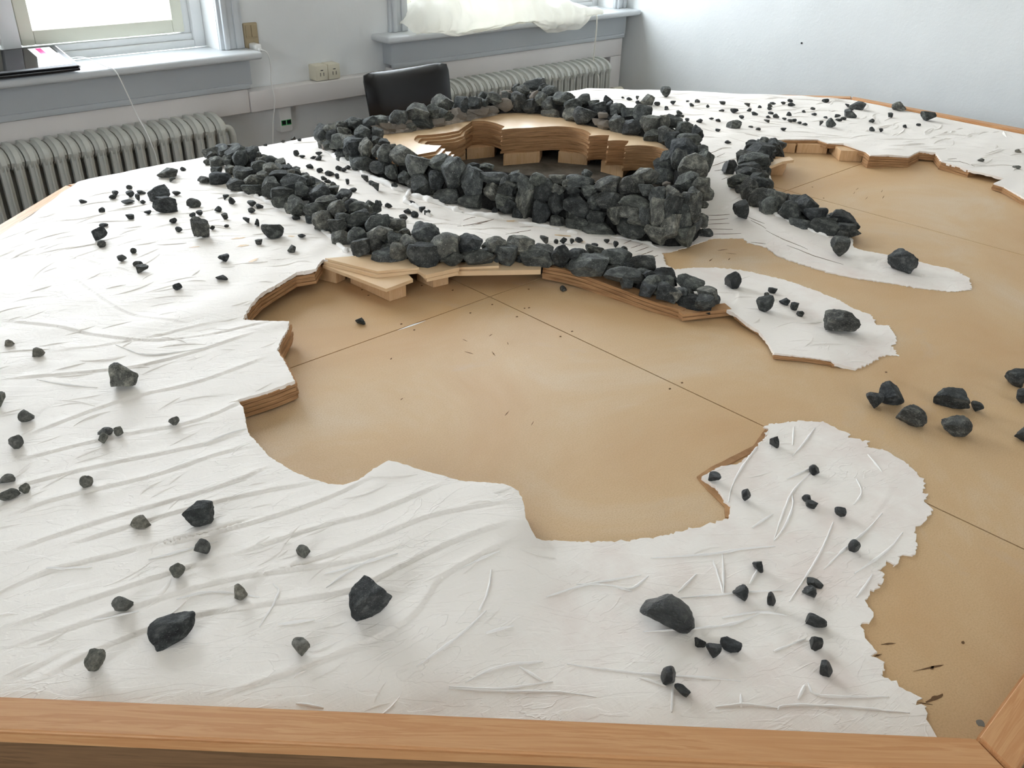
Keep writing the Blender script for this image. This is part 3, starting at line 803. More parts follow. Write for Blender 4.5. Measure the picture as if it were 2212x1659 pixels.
# stroke relief: a narrow step with a scraped hollow beside it
gr_all = []; gr_n = []; gr_a = []
for gi, g in enumerate(gro_w):
    A = np.array(g); D2 = np.gradient(A, axis=0); L = np.hypot(D2[:, 0], D2[:, 1])+1e-9
    gr_all.append(A); gr_n.append(np.stack([-D2[:, 1]/L, D2[:, 0]/L], 1))
    fade = np.clip(np.minimum(np.arange(len(A)), np.arange(len(A))[::-1])/12, 0, 1)
    gr_a.append(fade*(1.0 if gi < 17 else .55))
gr_all, gr_n, gr_a = np.concatenate(gr_all), np.concatenate(gr_n), np.concatenate(gr_a)
bucket = {}
for i, (x, y) in enumerate(gr_all): bucket.setdefault((int(x/.03), int(y/.03)), []).append(i)
thin_mask = np.clip((.012-Z)/.007, 0, 1)
dz = np.zeros(len(VX))
for i, (x, y) in enumerate(VX):
    z = Z[i]
    far = math.hypot(x, y)
    # broad trowel swirls and knife marks
    ca, sa = math.cos(.17), math.sin(.17)
    u, v = x*ca-y*sa, x*sa+y*ca
    t = 1-.75*thin_mask[i]
    a = noise.noise(Vector((u*5, v*22, .3)))*.0007 + noise.noise(Vector((x*17, y*17, 4)))*.0007
    a += abs(noise.noise(Vector((u*7+3*noise.noise(Vector((x*4, y*4, 6))), v*34, 2.3))))*.0007
    if far > 1.6: a += noise.noise(Vector((x*9+2*noise.noise(Vector((x*3, y*3, 1))), y*13, 3)))*.0045
    dz[i] = a*t
    best = 1e9; bi = -1; cx, cy = int(x/.03), int(y/.03)
    for p in (-1, 0, 1):
        for q_ in (-1, 0, 1):
            for k in bucket.get((cx+p, cy+q_), ()):
                dd = (gr_all[k][0]-x)**2+(gr_all[k][1]-y)**2
                if dd < best: best = dd; bi = k
    if bi >= 0:
        sd = (x-gr_all[bi][0])*gr_n[bi][0]+(y-gr_all[bi][1])*gr_n[bi][1]
        dd = math.sqrt(best)
        if dd < .03:
            amp = gr_a[bi]*(1-.6*thin_mask[i])
            if sd >= 0: prof = .0016*math.exp(-(dd/.010)**2)
            else: prof = .0016*max(0, 1-dd/.0032) - .0012*math.exp(-((dd-.0042)/.0026)**2)
            dz[i] += amp*prof
bflag = np.zeros(len(VX), bool); bflag[:n_con] = True
Z = np.maximum(Z + dz, .0008)
# skirt along the open edges
from collections import Counter
cnt = Counter()
for t in TR:
    for a, b in ((t[0], t[1]), (t[1], t[2]), (t[2], t[0])): cnt[(min(a, b), max(a, b))] += 1
be = [e for e, c_ in cnt.items() if c_ == 1]
verts = [(VX[i, 0], VX[i, 1], Z[i]) for i in range(len(VX))]
faces = [tuple(int(k) for k in t) for t in TR]
low = {}
def lower(i):
    if i not in low:
        x, y = VX[i]; dep = min(Z[i]+.0002, .006+.006*abs(noise.noise(Vector((x*30, y*30, 5)))))
        low[i] = len(verts); verts.append((x, y, max(Z[i]-dep, .0002)))
    return low[i]
orient = {}
for t in TR:
    for a, b in ((t[0], t[1]), (t[1], t[2]), (t[2], t[0])): orient[(a, b)] = 1
for a, b in be:
    if (a, b) not in orient: a, b = b, a
    faces.append((int(b), int(a), lower(a), lower(b)))
me = bpy.data.meshes.new('plaster_sheet')
me.from_pydata(verts, [], faces); me.update()
for p in me.polygons: p.use_smooth = True
me.set_sharp_from_angle(angle=math.radians(50))
att = me.attributes.new('thin', 'FLOAT', 'POINT')
tv = np.zeros(len(verts), np.float32); tv[:len(VX)] = thin_mask
att.data.foreach_set('value', tv)
land = empty('landscape_model', (1.83, 1.33, .0), label='white plaster landscape relief with two carved basins on the table', cat='landscape model')
def lpart(o):
    o.parent = land; o.matrix_parent_inverse = Matrix.Translation(-Vector((1.83, 1.33, 0))); return o
lpart(link('plaster_sheet', me, M['plaster']))
BV = BVHTree.FromPolygons([Vector(v) for v in verts[:len(VX)]], [f for f in faces if len(f) == 3])
def hgt(x, y):
    r = BV.ray_cast(Vector((x, y, .5)), Vector((0, 0, -1)))
    return r[0].z if r[0] else 0.0
print('sheet tris', len(faces))

# knife ridges left standing on the thin film
ridges = [[(1405,1206),(1480,1202),(1560,1195),(1600,1186),(1675,1180)],[(1540,1211),(1552,1245),(1562,1283)],[(1560,1198),(1563,1240),(1563,1283)],[(1470,1292),(1560,1284),(1690,1275)],[(1752,1020),(1710,1062),(1690,1110),(1672,1165)],[(1711,1065),(1714,1095),(1695,1140),(1672,1168)],
 [(1800,1128),(1775,1190),(1745,1240),(1705,1300)],[(1660,930),(1640,960),(1605,1005),(1580,1050),(1574,1085)],[(1715,922),(1712,962)],[(1760,925),(1735,960),(1712,985)],[(1875,982),(1905,1020)],[(1625,1140),(1670,1110)],[(1465,1280),(1505,1240)],[(1245,1262),(1310,1262),(1365,1278)],[(1180,1290),(1260,1262),(1385,1242)],[(1310,1262),(1362,1278),(1400,1245)],
 [(1005,1475),(1050,1450),(1110,1433),(1172,1430)],[(1120,1440),(1170,1470)],[(970,1483),(1060,1490),(1100,1487),(1195,1472)],[(970,1487),(1080,1495),(1200,1493),(1290,1506)],[(1225,1434),(1300,1446),(1420,1460),(1490,1462),(1600,1472)],[(1380,1465),(1440,1482)],[(1620,1262),(1640,1225)],[(1545,1528),(1605,1522),(1680,1530)],[(1680,1535),(1685,1523),(1800,1525),(1900,1535),(1965,1540)],
 [(1738,1480),(1725,1510)],[(1745,1475),(1755,1505),(1850,1507),(1920,1505)],[(1670,1408),(1740,1380)],[(1455,1470),(1450,1540)],[(1560,1335),(1640,1320),(1700,1330)],[(1390,1365),(1500,1358),(1590,1350),(1650,1320)],[(1600,1500),(1600,1530)],[(1850,1290),(1870,1265),(1885,1240)],[(1845,1240),(1920,1190),(1950,1150)],[(1905,1110),(1870,1150),(1830,1180),(1780,1230)],[(1850,1035),(1865,1065),(1845,1090)],[(1700,1035),(1755,1010)],[(1000,1225),(1080,1190)],[(1050,1368),(1110,1352)]]
# rims of plaster squeezed up along the cut edges and on the left slope
ridges += [[(250,745),(310,770),(372,765),(450,752)],[(80,820),(130,830),(210,838)],[(440,960),(500,935),(535,925)],[(380,1295),(460,1275),(560,1290)],[(590,1260),(608,1280),(560,1355)],[(700,1240),(760,1225),(860,1195)],[(705,1270),(750,1235),(810,1205)],[(600,1350),(680,1340)],[(640,1520),(700,1530)],[(200,1340),(300,1320)],[(320,1210),(470,1170)],[(100,1230),(200,1225)],[(530,672),(545,690)],[(1035,1320),(1055,1280),(1062,1230)],[(900,1440),(1000,1370),(1050,1320)]]
for r in ridges:
    w_pts = [hit(p) for p in r]
    c_pts = resample(smooth_poly([tuple(p[:2]) for p in w_pts], 2), .008)
    if len(c_pts) < 3: c_pts = resample([tuple(p[:2]) for p in w_pts], .004)
    P3, rad = [], []
    k = len(c_pts)
    for i, (x, y) in enumerate(c_pts):
        t = i/(k-1); rr = .0024*(0.35+.65*math.sin(math.pi*min(max(t, .02), .98)))*(.75+.5*noise.noise(Vector((x*60, y*60, 3))))
        P3.append((x+.0012*noise.noise(Vector((x*70, y*70, 8))), y, hgt(x, y)+rr*.25)); rad.append(max(rr, .0006))
    lpart(tube('plaster_ridge', P3, rad, M['ridge'], None, 6))

# many low knife strokes over the thick plaster, too many and too small to tell apart
srn = random.Random(77); bm = bmesh.new(); made = 0; tries = 0
_cx = np.array([srn.uniform(.02, 3.6) for _ in range(4000)]); _cy = np.array([srn.uniform(.15, 2.54) for _ in range(4000)])
_ck = pip(_cx, _cy, sheet_poly) & ~pip(_cx, _cy, [r_[0] for r_ in RING])
for x, y in zip(_cx[_ck].tolist(), _cy[_ck].tolist()):
    if made >= 620: break
    far = math.hypot(x, y); thin_here = float(H0(x, y)) < .009
    if thin_here and srn.random() < .7: continue
    sc_ = .55+.42*far; L = srn.uniform(.02, .075)*sc_
    a = (-.2 if far < 1.5 else -.45)+srn.gauss(0, .35)+1.2*noise.noise(Vector((x*1.3, y*1.3, 5))); cv = srn.uniform(-.9, .9)
    hgt_r = srn.uniform(.0007, .0017)*sc_*(.6 if thin_here else 1); wid = srn.uniform(.0016, .0034)*sc_
    k = 8; rows = []; okk = True
    px_, py_ = x, y
    for i in range(k+1):
        t = i/k; an = a+cv*(t-.5)
        if i: px_ += math.cos(an)*L/k; py_ += math.sin(an)*L/k
        z = hgt(px_, py_)
        if z == 0.0: okk = False; break
        e = math.sin(math.pi*min(max(t, .02), .98))**.7
        nx_, ny_ = -math.sin(an), math.cos(an)
        rows.append([(px_+nx_*wid*2.2*e, py_+ny_*wid*2.2*e, z-.0003), (px_+nx_*wid*.15, py_+ny_*wid*.15, z+hgt_r*e), (px_-nx_*wid*.55*e, py_-ny_*wid*.55*e, z-.0003)])
    if not okk: continue
    rows = [[bm.verts.new(p) for p in r_] for r_ in rows]
    for r0, r1 in zip(rows, rows[1:]):
        for q_ in range(2): bm.faces.new((r0[q_], r1[q_], r1[q_+1], r0[q_+1]))
    made += 1
st_ = lpart(link('knife_strokes', tomesh(bm, 'knife_strokes', True, 75), M['plaster'])); st_['kind'] = 'stuff'
print('strokes', made)
# plaster squeezed up against the foot of the ring wall
def lip(pxs, r0, seed):
    w_pts = [hit(p) for p in pxs]
    c_pts = resample(smooth_poly([tuple(p[:2]) for p in w_pts], 2), .007)
    P3, rad = [], []
    for i, (x, y) in enumerate(c_pts):
        e = min(1, .25+min(i, len(c_pts)-1-i)/5)
        rr = 1.6*r0*e*(.8+.9*noise.noise(Vector((x*55, y*55, seed))))
        P3.append((x+.006*noise.noise(Vector((x*50, y*50, 8+seed))), y+.006*noise.noise(Vector((x*50, y*50, 2+seed))), hgt(x, y)+rr*.25)); rad.append(max(rr, .0012))
    lpart(tube('plaster_lip', P3, rad, M['ridge'], None, 7))
lip([(688,305),(705,325),(735,347),(768,362)], .007, 1); lip([(775,368),(820,392),(850,408),(872,416)], .006, 2); lip([(880,420),(925,434),(975,450),(1000,460)], .007, 3)
lip([(1005,462),(1060,472),(1090,474)], .006, 4); lip([(1120,480),(1165,490),(1210,498)], .005, 5); lip([(1225,503),(1245,505)], .006, 6); lip([(1320,512),(1375,520),(1420,535)], .004, 7)
lip([(470,428),(520,418),(560,428),(620,458),(690,490),(722,520),(750,548)], .005, 8); lip([(1640,450),(1690,470),(1730,490),(1790,512)], .004, 9); lip([(890,410),(870,440),(905,450),(930,470)], .005, 10)
# dark drawn contour scratches in the film
scr = CP(P_, [(900,380),(980,345)]), CP(P_, [(960,420),(1060,385)]), CP(P_, [(1000,450),(1110,410)]), CP(P_, [(1040,480),(1150,440)]), CP(P_, [(1080,520),(1190,480)]), CP(P_, [(1600,140),(1800,135)]), CP(P_, [(1600,180),(1790,165)]), CP(P_, [(1610,215),(1800,205)]), CP(P_, [(1620,255),(1830,258)]), CP(P_, [(1620,300),(1900,295)]), CP(P_, [(1950,150),(2100,215)]), CP(H_, [(1480,350),(1600,330)]), CP(H_, [(1420,410),(1720,360)]), CP(H_, [(1560,400),(1850,330)]), CP(H_, [(1900,490),(2150,450)]), CP(H_, [(2040,415),(2200,410)]), CP(H_, [(1300,190),(1480,240)]), CP(F_, [(1970,810),(2120,760)]), CP(F_, [(1990,870),(2150,800)]), CP(F_, [(2000,930),(2190,870)]), CP(F_, [(2050,960),(2200,940)]), CP(F_, [(2120,1050),(2200,1020)]), CP(Q, [(480,770),(600,830),(760,900)]), CP(Q, [(380,700),(480,760)]), CP(Q, [(620,870),(800,940),(1000,1000)]), CP(Q, [(380,850),(480,860)]), CP(Q, [(1650,300),(1780,305),(1900,340)]), CP(Q, [(1700,290),(1760,285)])
for r in scr:
    c_pts = resample([tuple(hit(p)[:2]) for p in r], .012); k = len(c_pts)
    P3 = [(x+.002*noise.noise(Vector((x*40, y*40, 2))), y, hgt(x, y)+.0001) for x, y in c_pts]
    lpart(tube('scratch_mark', P3, [.0009*(.3+.7*math.sin(math.pi*(i+.4)/k)) for i in range(k)], M['mark'], None, 5))
for (px_, l_, w_, a_) in [(CP(G, [(640,1240)])[0], .030, .010, -.4), (CP(G, [(690,1330)])[0], .030, .010, -.3), (CP(G, [(820,1520)])[0], .022, .012, .2), (CP(G, [(110,1345)])[0], .02, .006, -.4), (CP(G, [(1270,1225)])[0], .02, .008, -1.0), ((1215,510), .045, .010, -.5), ((1105,478), .030, .010, -.4), ((1060,470), .03, .008, -.3), ((1250,523), .04, .006, -.4)]:
    p = hit(px_); bm = bmesh.new(); rng_ = random.Random(int(px_[0]))
    ring_v = []
    for i in range(14):
        a = 2*math.pi*i/14; r_ = 1+.35*rng_.uniform(-1, 1); x, y = math.cos(a)*l_*r_/2, math.sin(a)*w_*r_/2
        X, Y = p[0]+x*math.cos(a_)-y*math.sin(a_), p[1]+x*math.sin(a_)+y*math.cos(a_)
        ring_v.append(bm.verts.new((X, Y, hgt(X, Y)+.0005)))
    c0 = bm.verts.new((p[0], p[1], hgt(p[0], p[1])+.0006))
    for i in range(14): bm.faces.new((c0, ring_v[i], ring_v[(i+1) % 14]))
    lpart(link('bare_patch', tomesh(bm, 'bare_patch'), M['plate']))

# ------------------------------------------------------------------ cut wooden layers under the plaster edge
bas_s = resample(basin, .02)
def layers_along(pts, ztop, n, th=.0078, width=.05, outw=.001, jit=.0022, seed=0):
    rr = random.Random(seed)
    nrm = []
    for i in range(len(pts)):
        a, b = pts[max(i-1, 0)], pts[min(i+1, len(pts)-1)]
        dx, dy = b[0]-a[0], b[1]-a[1]; L = math.hypot(dx, dy)+1e-9
        nx_, ny_ = -dy/L, dx/L
        nrm.append((nx_, ny_))
    votes = sum(1 if q_ else 0 for q_ in pip([p[0]+a*w_ for p, (a, b) in zip(pts, nrm) for w_ in (.008, .02, .035)], [p[1]+b*w_ for p, (a, b) in zip(pts, nrm) for w_ in (.008, .02, .035)], sheet_poly))
    votes -= sum(1 if q_ else 0 for q_ in pip([p[0]-a*w_ for p, (a, b) in zip(pts, nrm) for w_ in (.008, .02, .035)], [p[1]-b*w_ for p, (a, b) in zip(pts, nrm) for w_ in (.008, .02, .035)], sheet_poly))
    sg = 1 if votes >= 0 else -1
    for k in range(n):
        off = outw + rr.uniform(-jit, jit)*.8 + (k*.0008)
        bm = bmesh.new(); rows = []
        for (x, y), (a, b) in zip(pts, nrm):
            z1 = (ztop(x, y) if callable(ztop) else ztop) - k*th; z0 = max(z1-th+.0008, .0003)
            z1 = max(z1, z0+.0004)
            jo = off + .0012*noise.noise(Vector((x*80, y*80, k*3)))
            o = (x-sg*a*jo, y-sg*b*jo); i_ = (x+sg*a*width, y+sg*b*width)
            rows.append([bm.verts.new((o[0], o[1], z0)), bm.verts.new((o[0], o[1], z1)), bm.verts.new((i_[0], i_[1], z1)), bm.verts.new((i_[0], i_[1], z0))])
        for r0, r1 in zip(rows, rows[1:]):
            for q_ in range(4): bm.faces.new((r0[q_], r0[(q_+1) % 4], r1[(q_+1) % 4], r1[q_]))
        bm.faces.new(rows[0]); bm.faces.new(rows[-1][::-1])
        lpart(link('fibreboard_layer', tomesh(bm, 'fibreboard_layer'), M['layer']))
def seg_px(a, b): return resample([tuple(hit(p)[:2]) for p in out_px[a:b+1]], .012)
def idx(p): return min(range(len(out_px)), key=lambda i: (out_px[i][0]-p[0])**2+(out_px[i][1]-p[1])**2)
zt = lambda x, y: H0(x, y)-.005
layers_along(seg_px(idx((2147, 395)), idx((2169, 385))), zt, 2, width=.01, seed=1)
layers_along(seg_px(idx((2240, 440)), idx((2147, 395))), zt, 2, width=.02, seed=2)
layers_along(seg_px(idx((2095, 366)), idx((1986, 326))), zt, 3, seed=3)
layers_along(seg_px(idx((1986, 326)), idx((1870, 326))), zt, 5, outw=.004, seed=4)
layers_along(seg_px(idx((1870, 326)), idx((1790, 308))), zt, 2, seed=5)
layers_along(seg_px(idx((1790, 308)), idx((1655, 303))), zt, 2, outw=.006, seed=6)
layers_along(seg_px(idx((1655, 303)), idx((1664, 412))), zt, 2, seed=7)
layers_along(seg_px(idx((1664, 412)), idx((1843, 533))), zt, 3, seed=8)
layers_along(seg_px(idx((1803, 784)), idx((1671, 763))), lambda x, y: H0(x, y)-.0035, 1, outw=.004, width=.02, seed=9)
layers_along(seg_px(idx((1662, 741)), idx((1583, 676))), zt, 1, outw=-.004, seed=10)
dk = resample(smooth_poly([tuple(at(p, p[2])[:2]) for p in ((1173, 575, .036), (1240, 588, .034), (1330, 619, .030), (1400, 647, .026), (1475, 671, .021))], 2), .012)
dkz = lambda x, y: float(np.interp(x, [1.30, 1.42], [.035, .026]))
layers_along(dk, lambda x, y: float(np.interp(y, [.99, 1.30], [.021, .036])), 4, outw=.0, width=.07, seed=11)
layers_along(resample([tuple(at((1475, 676), .022)[:2]), tuple(at((1580, 668), .018)[:2])], .012), .019, 2, width=.03, seed=12)
layers_along(seg_px(idx((697, 558)), idx((532, 673))), zt, 4, outw=-.006, seed=13)
layers_along(seg_px(idx((524, 688)), idx((625, 696))), zt, 4, outw=-.003, seed=14)
layers_along(seg_px(idx((625, 696)), idx((636, 822))), zt, 4, outw=.003, seed=15)
layers_along(seg_px(idx((636, 822)), idx((490, 872))), zt, 4, outw=.001, seed=16)
layers_along(seg_px(idx((524, 876)), idx((840, 994))), zt, 4, outw=-.004, seed=17)
layers_along(seg_px(idx((840, 994)), idx((1158, 1162))), zt, 4, outw=-.003, seed=18)
layers_along(resample([tuple(at(p, .003)[:2]) for p in ((1577, 1117), (1577, 1094), (1515, 1030), (1553, 1008), (1636, 966), (1662, 929))], .012), .0022, 1, outw=.007, width=.004, seed=19)

def quad_px(pts, z0, z1, name, mat, bev=0.0):
    return lpart(prism(name, [tuple(at(p, z1)[:2]) for p in pts], z0, z1, mat, None, bev))
def block_px(corner, right, left_dir, z1, name='support_block', mat=None):
    """a square-cut pine block standing on the boards: two bottom corners and the pixel its far side runs towards"""
    a, b, c_ = Vector(at(corner, 0)[:2]), Vector(at(right, 0)[:2]), Vector(at(left_dir, 0)[:2])
    pts = [tuple(a), tuple(b), tuple(b+(c_-a)), tuple(c_)]
    return lpart(prism(name, pts, 0.0005, z1, mat or M['block'], None, .0008))
# little stage of boards under the left end of the stone bank
block_px((842, 652), (878, 640), (757, 612), .0375)
block_px((936, 622), (969, 614), (900, 606), .0375)
block_px((727, 613), (747, 604), (664, 598), .0375)
block_px((1130, 592), (1136, 588), (1000, 588), .030)
quad_px([(697, 572), (834, 624), (892, 603), (850, 560)], .038, .0455, 'stage_board', M['plate'])
quad_px([(699, 565), (812, 594), (905, 584), (860, 552)], .0458, .0530, 'stage_board', M['plate'])
quad_px([(702, 558), (815, 586), (905, 578), (860, 545)], .0533, .0590, 'stage_board', M['plate'])
quad_px([(908, 588), (922, 602), (990, 588), (985, 574)], .038, .0455, 'stage_board', M['plate'])
quad_px([(900, 582), (919, 594), (992, 578), (985, 550), (905, 552)], .0458, .0545, 'stage_board', M['plate'])
quad_px([(985, 586), (1168, 583), (1172, 548), (985, 550)], .0308, .0420, 'stage_board', M['plate'])
quad_px([(985, 578), (1078, 574), (1075, 548), (985, 548)], .0424, .0480, 'stage_board', M['plate'])
# blocks in the far basin
block_px((1690, 380), (1697, 366), (1660, 378), .040)
quad_px([(1662, 360), (1690, 349), (1715, 345), (1705, 338), (1668, 346)], .0405, .0490, 'stage_board', M['plate'])
block_px((1812, 348), (1860, 350), (1790, 328), .036)
block_px((1720, 331), (1785, 333), (1712, 322), .032)
block_px((1655, 328), (1716, 331), (1650, 318), .032)

# ------------------------------------------------------------------ marks on the boards
def flat_mark(px, ln, wd, ang, mat, name, board=None):
    p = at(px, 0); k = 7; pts = []
    for i in range(k*2):
        a = 2*math.pi*i/(k*2); r = 1+.25*random.uniform(-1, 1)
        x, y = math.cos(a)*ln*r/2*abs(math.cos(a))**.5, math.sin(a)*wd*r/2*(.3+.7*abs(math.sin(a)))
        pts.append((p[0]+x*math.cos(ang)-y*math.sin(ang), p[1]+x*math.sin(ang)+y*math.cos(ang)))
    i = 0 if p[0] < SX[1] else 1 if p[0] < SX[2] else 2; j = 0 if p[1] < SY[1] else 1
    o = prism(name, pts, .00005, .00035, mat)
    b = boards[i, j]; o.parent = b; o.matrix_parent_inverse = (Matrix.Translation(-Vector((1.83, 1.33, FLOOR)))).inverted() @ Matrix.Translation(-Vector((1.83, 1.33, FLOOR)))
    o.matrix_parent_inverse = Matrix.Identity(4)
    return o
for px in [(782,626),(796,638),(911,617),(978,627),(867,700),(895,713),(1016,676),(1063,658),(1117,684),(1133,666),(1142,625),(1143,665),(1211,727),(1236,716),(1447,840),(1473,827),(1755,404),(1779,428),(2080,1388),(1914,804)]:
    flat_mark(px, .006, .0045, .3, M['mark'], 'screw_hole')
for px, l, w_, a in [((1013,762),.035,.004,1.9),((1066,764),.035,.004,1.2),((1060,724),.022,.003,.2),((1004,735),.022,.003,1.7),((1097,742),.020,.003,1.0),((845,775),.014,.006,.6),((868,862),.016,.004,.3),((1560,540),.05,.006,-.4),((1575,560),.03,.006,.3),((1535,562),.04,.006,.2),((1580,548),.05,.004,-1.0),((1852,408),.05,.003,.2),((1905,413),.05,.003,.3),((1872,428),.06,.003,.25),((1845,417),.05,.003,.3),((1908,426),.07,.004,.3),
    ((1918,1391),.035,.006,-.6),((2012,1442),.075,.006,-.5),((2014,1443),.016,.008,0),((2020,1508),.05,.012,-.3),((1998,1520),.03,.004,-.9),((1896,1416),.02,.005,-.4),((1095,893),.03,.003,.4),((1150,915),.03,.002,.5)]:
    flat_mark(px, l*.55, w_*.45, a, M['mark'], 'gouge_mark')
o = flat_mark((2118, 1563), .011, .011, 0, M['metal'], 'screw_head')
flat_mark((1905, 1086), .10, .004, -.72, M['ridge'], 'plaster_splinter')
flat_mark((890, 703), .07, .005, .0, M['ridge'], 'plaster_smear')

# ------------------------------------------------------------------ stones
def stone_mesh(seed, sub, least=.36):
    rr = random.Random(seed); bm = bmesh.new()
    bmesh.ops.create_icosphere(bm, subdivisions=sub, radius=1.0)
    planes = []
    for _ in range(rr.randint(8, 13)):
        n = Vector((rr.gauss(0, 1), rr.gauss(0, 1), rr.gauss(0, 1))).normalized(); planes.append((n, rr.uniform(.40, .80)))
    for v in bm.verts:
        c = v.co.copy()
        for _ in range(5):
            for n, d in planes:
                s = c.dot(n)-d
                if s > 0: c -= n*s*.995
        c *= 1+.07*noise.noise(c*2.6+Vector((seed, 0, 0)))+.045*noise.noise(c*6.0+Vector((0, seed, 0)))+.03*noise.noise(c*13+Vector((0, 0, seed)))
        v.co = c
    lo = Vector([min(v.co[k] for v in bm.verts) for k in range(3)]); hi = Vector([max(v.co[k] for v in bm.verts) for k in range(3)])
    for v in bm.verts:
        v.co = Vector([(v.co[k]-(lo[k]+hi[k])/2)/(hi[k]-lo[k]) for k in range(3)])
    if bm.calc_volume(signed=False) < least:
        bm.free(); return stone_mesh(seed+1000, sub, least)
    return tomesh(bm, 'stone', True, 22)
LIB_BIG = [stone_mesh(100+i, 4, .40) for i in range(16)]
LIB_SM = [stone_mesh(300+i, 3) for i in range(12)]
_matlib = {}
def stone_data(big, matkey, rr):
    lib = LIB_BIG if big else LIB_SM
    i = rr.randrange(len(lib)); key = (big, matkey, i)
    if key not in _matlib:
        me = lib[i].copy(); me.materials.append(M[matkey]); _matlib[key] = me
    return _matlib[key]
srr = random.Random(21)
def add_stone(name, centre, size, yaw, rot, big, matkey, parent=None, tilt=None):
    o = bpy.data.objects.new(name, stone_data(big, matkey, srr))
    C.objects.link(o)
    R = Matrix.Rotation(yaw, 4, 'Z') @ Matrix.Rotation(math.radians(rot), 4, 'Y') @ Matrix.Rotation(srr.uniform(-.12, .12) if tilt is None else tilt, 4, 'X')
    flip = srr.choice((0, math.pi))
    R = R @ Matrix.Rotation(flip, 4, 'Z')
    o.matrix_world = Matrix.Translation(Vector(centre)) @ R @ Matrix.Diagonal((*size, 1))
    if parent is not None:
        o.parent = parent; o.matrix_parent_inverse = parent.matrix_world.inverted() if False else Matrix.Translation(-Vector(parent.location))
    return o
def metrics(px, P, w, h):
    r = ray(px); r = r/np.linalg.norm(r)
    depth = float(np.dot(P-np.array([0, 0, EYE]), _fw)); s = depth/F_PX
    dep = math.asin(max(0, -r[2])); W, Hh = w*s, h*s
    sy = .45*W+.45*Hh if W > Hh else .75*W+.15*Hh
    sy = min(sy, .95*Hh/max(math.sin(dep), .2)) 
    v2 = Hh**2-(sy*math.sin(dep))**2
    sz = math.sqrt(max(v2, (.55*Hh)**2))/math.cos(dep)
    yaw = math.atan2(r[1], r[0])-math.pi/2
    return W, sy, sz, yaw, dep, s
def ground_stone(px, py, w, h, matkey='stone_black', rot=0, name='stone'):
    P = hit((px, py+.30*h))
    P[0] = min(P[0], 3.645)          # keep it on the table
    on_sheet = bool(pip([P[0]], [P[1]], sheet_poly)[0])
    Hf = (lambda x, y: 0.0) if not on_sheet else None
    if not on_sheet: P = hit((px, py+.30*h), lambda x, y: 0.0)
    W, sy, sz, yaw, dep, s = metrics((px, py), P, w, h)
    base = (px, py+.40*sz*math.cos(dep)/s)
    P = hit(base, Hf)
    P[0] = min(P[0], 3.645)
    z = hgt(P[0], P[1]) if on_sheet else 0.0
    return add_stone(name, (P[0], P[1], z+.44*sz), (W, sy, sz), yaw+srr.uniform(-.2, .2), rot+srr.uniform(-6, 6), max(w, h) > 45, matkey)

# --- the scattered single stones, by field
ORD = ['first','second','third','fourth','fifth','sixth','seventh','eighth','ninth','tenth','eleventh','twelfth','thirteenth','fourteenth','fifteenth','sixteenth','seventeenth','eighteenth','nineteenth','twentieth','twenty-first','twenty-second','twenty-third','twenty-fourth']
def field(lst, where, group, matkey='stone_black', adj='small black pebble', name='pebble'):
    lst = sorted(lst, key=lambda p: p[0])
    for i, p in enumerate(lst):
        mk = p[5] if len(p) > 5 else matkey
        o = ground_stone(p[0], p[1], p[2], p[3], mk, p[4] if len(p) > 4 else 0, name)
        lab = ('%s %s' % (adj, where)) if len(lst) == 1 else '%s %s from left %s' % (ORD[i], adj, where)
        tag(o, lab, 'stone', group)
def ZC_(crop, lst):
    ox, oy, s = crop
    return [(ox+p[0]/s, oy+p[1]/s, p[2]/s, p[3]/s) + tuple(p[4:]) for p in lst]
def single(crop, p, label, mk='stone_black', rot=0):
    q = ZC_(crop, [p])[0]
    o = ground_stone(q[0], q[1], q[2], q[3], mk, rot, 'boulder'); tag(o, label, 'stone', 'large loose stones on the model'); return o

left_small = ZC_(J0, [(765,445,70,35),(940,530,55,45),(1190,315,55,40),(1065,375,55,50),(1040,410,70,45),(1200,380,75,60),(1270,410,45,70),(1300,360,80,35),(1180,445,120,45),(1315,450,50,40),(1590,250,55,40),(1685,143,55,40),(1490,320,50,30),(1625,378,75,40),(1360,545,65,40),(1198,590,80,50)])
field(left_small, 'on plaster near the back-left table corner', 'pebbles near the back-left corner')
left_mid = ZC_(J0, [(1785,465,130,85),(1770,570,60,40),(1835,555,60,45),(2005,520,70,60),(2070,595,60,60),(2085,680,45,30),(1595,630,70,50),(1645,700,65,55),(1955,695,50,45)]) + ZC_(G, [(490,750,70,60),(565,800,80,90),(890,855,90,60),(795,905,90,70),(735,1045,80,70),(860,1060,60,90),(1330,1000,100,70),(1465,1020,60,60),(800,830,110,70)])
field(left_mid, 'on plaster just below the left stone bank', 'pebbles below the left stone bank')
left_low = ZC_(J0, [(940,840,75,70),(955,665,80,40),(1230,900,55,55),(1125,975,85,65),(1270,1020,90,50),(1310,1060,110,65),(1635,1232,85,60),(2060,965,100,75),(2040,1148,110,50)]) + ZC_(G, [(1395,1225,95,50),(885,1290,95,65),(1275,1370,100,95)])
field(left_low, 'on the broad white slope left of the basin', 'pebbles on the white slope')
single(J0, (1460,385,210,130), 'large dark stone behind another one on the back-left plaster', rot=-25)
single(J0, (1525,480,210,150), 'large dark stone touching the one behind it on back-left plaster', rot=12)
single(J0, (1545,195,190,90), 'flat dark stone nearest the back-left table edge')
single(J0, (1860,695,160,200), 'upright rounded dark stone on plaster below the left stone bank')
single(J0, (925,745,130,160), 'tilted dark stone with pebbles above and below it on plaster', rot=25)
single(G, (1050,1165,260,180), 'rounded dark stone on plaster near the end of left bank')

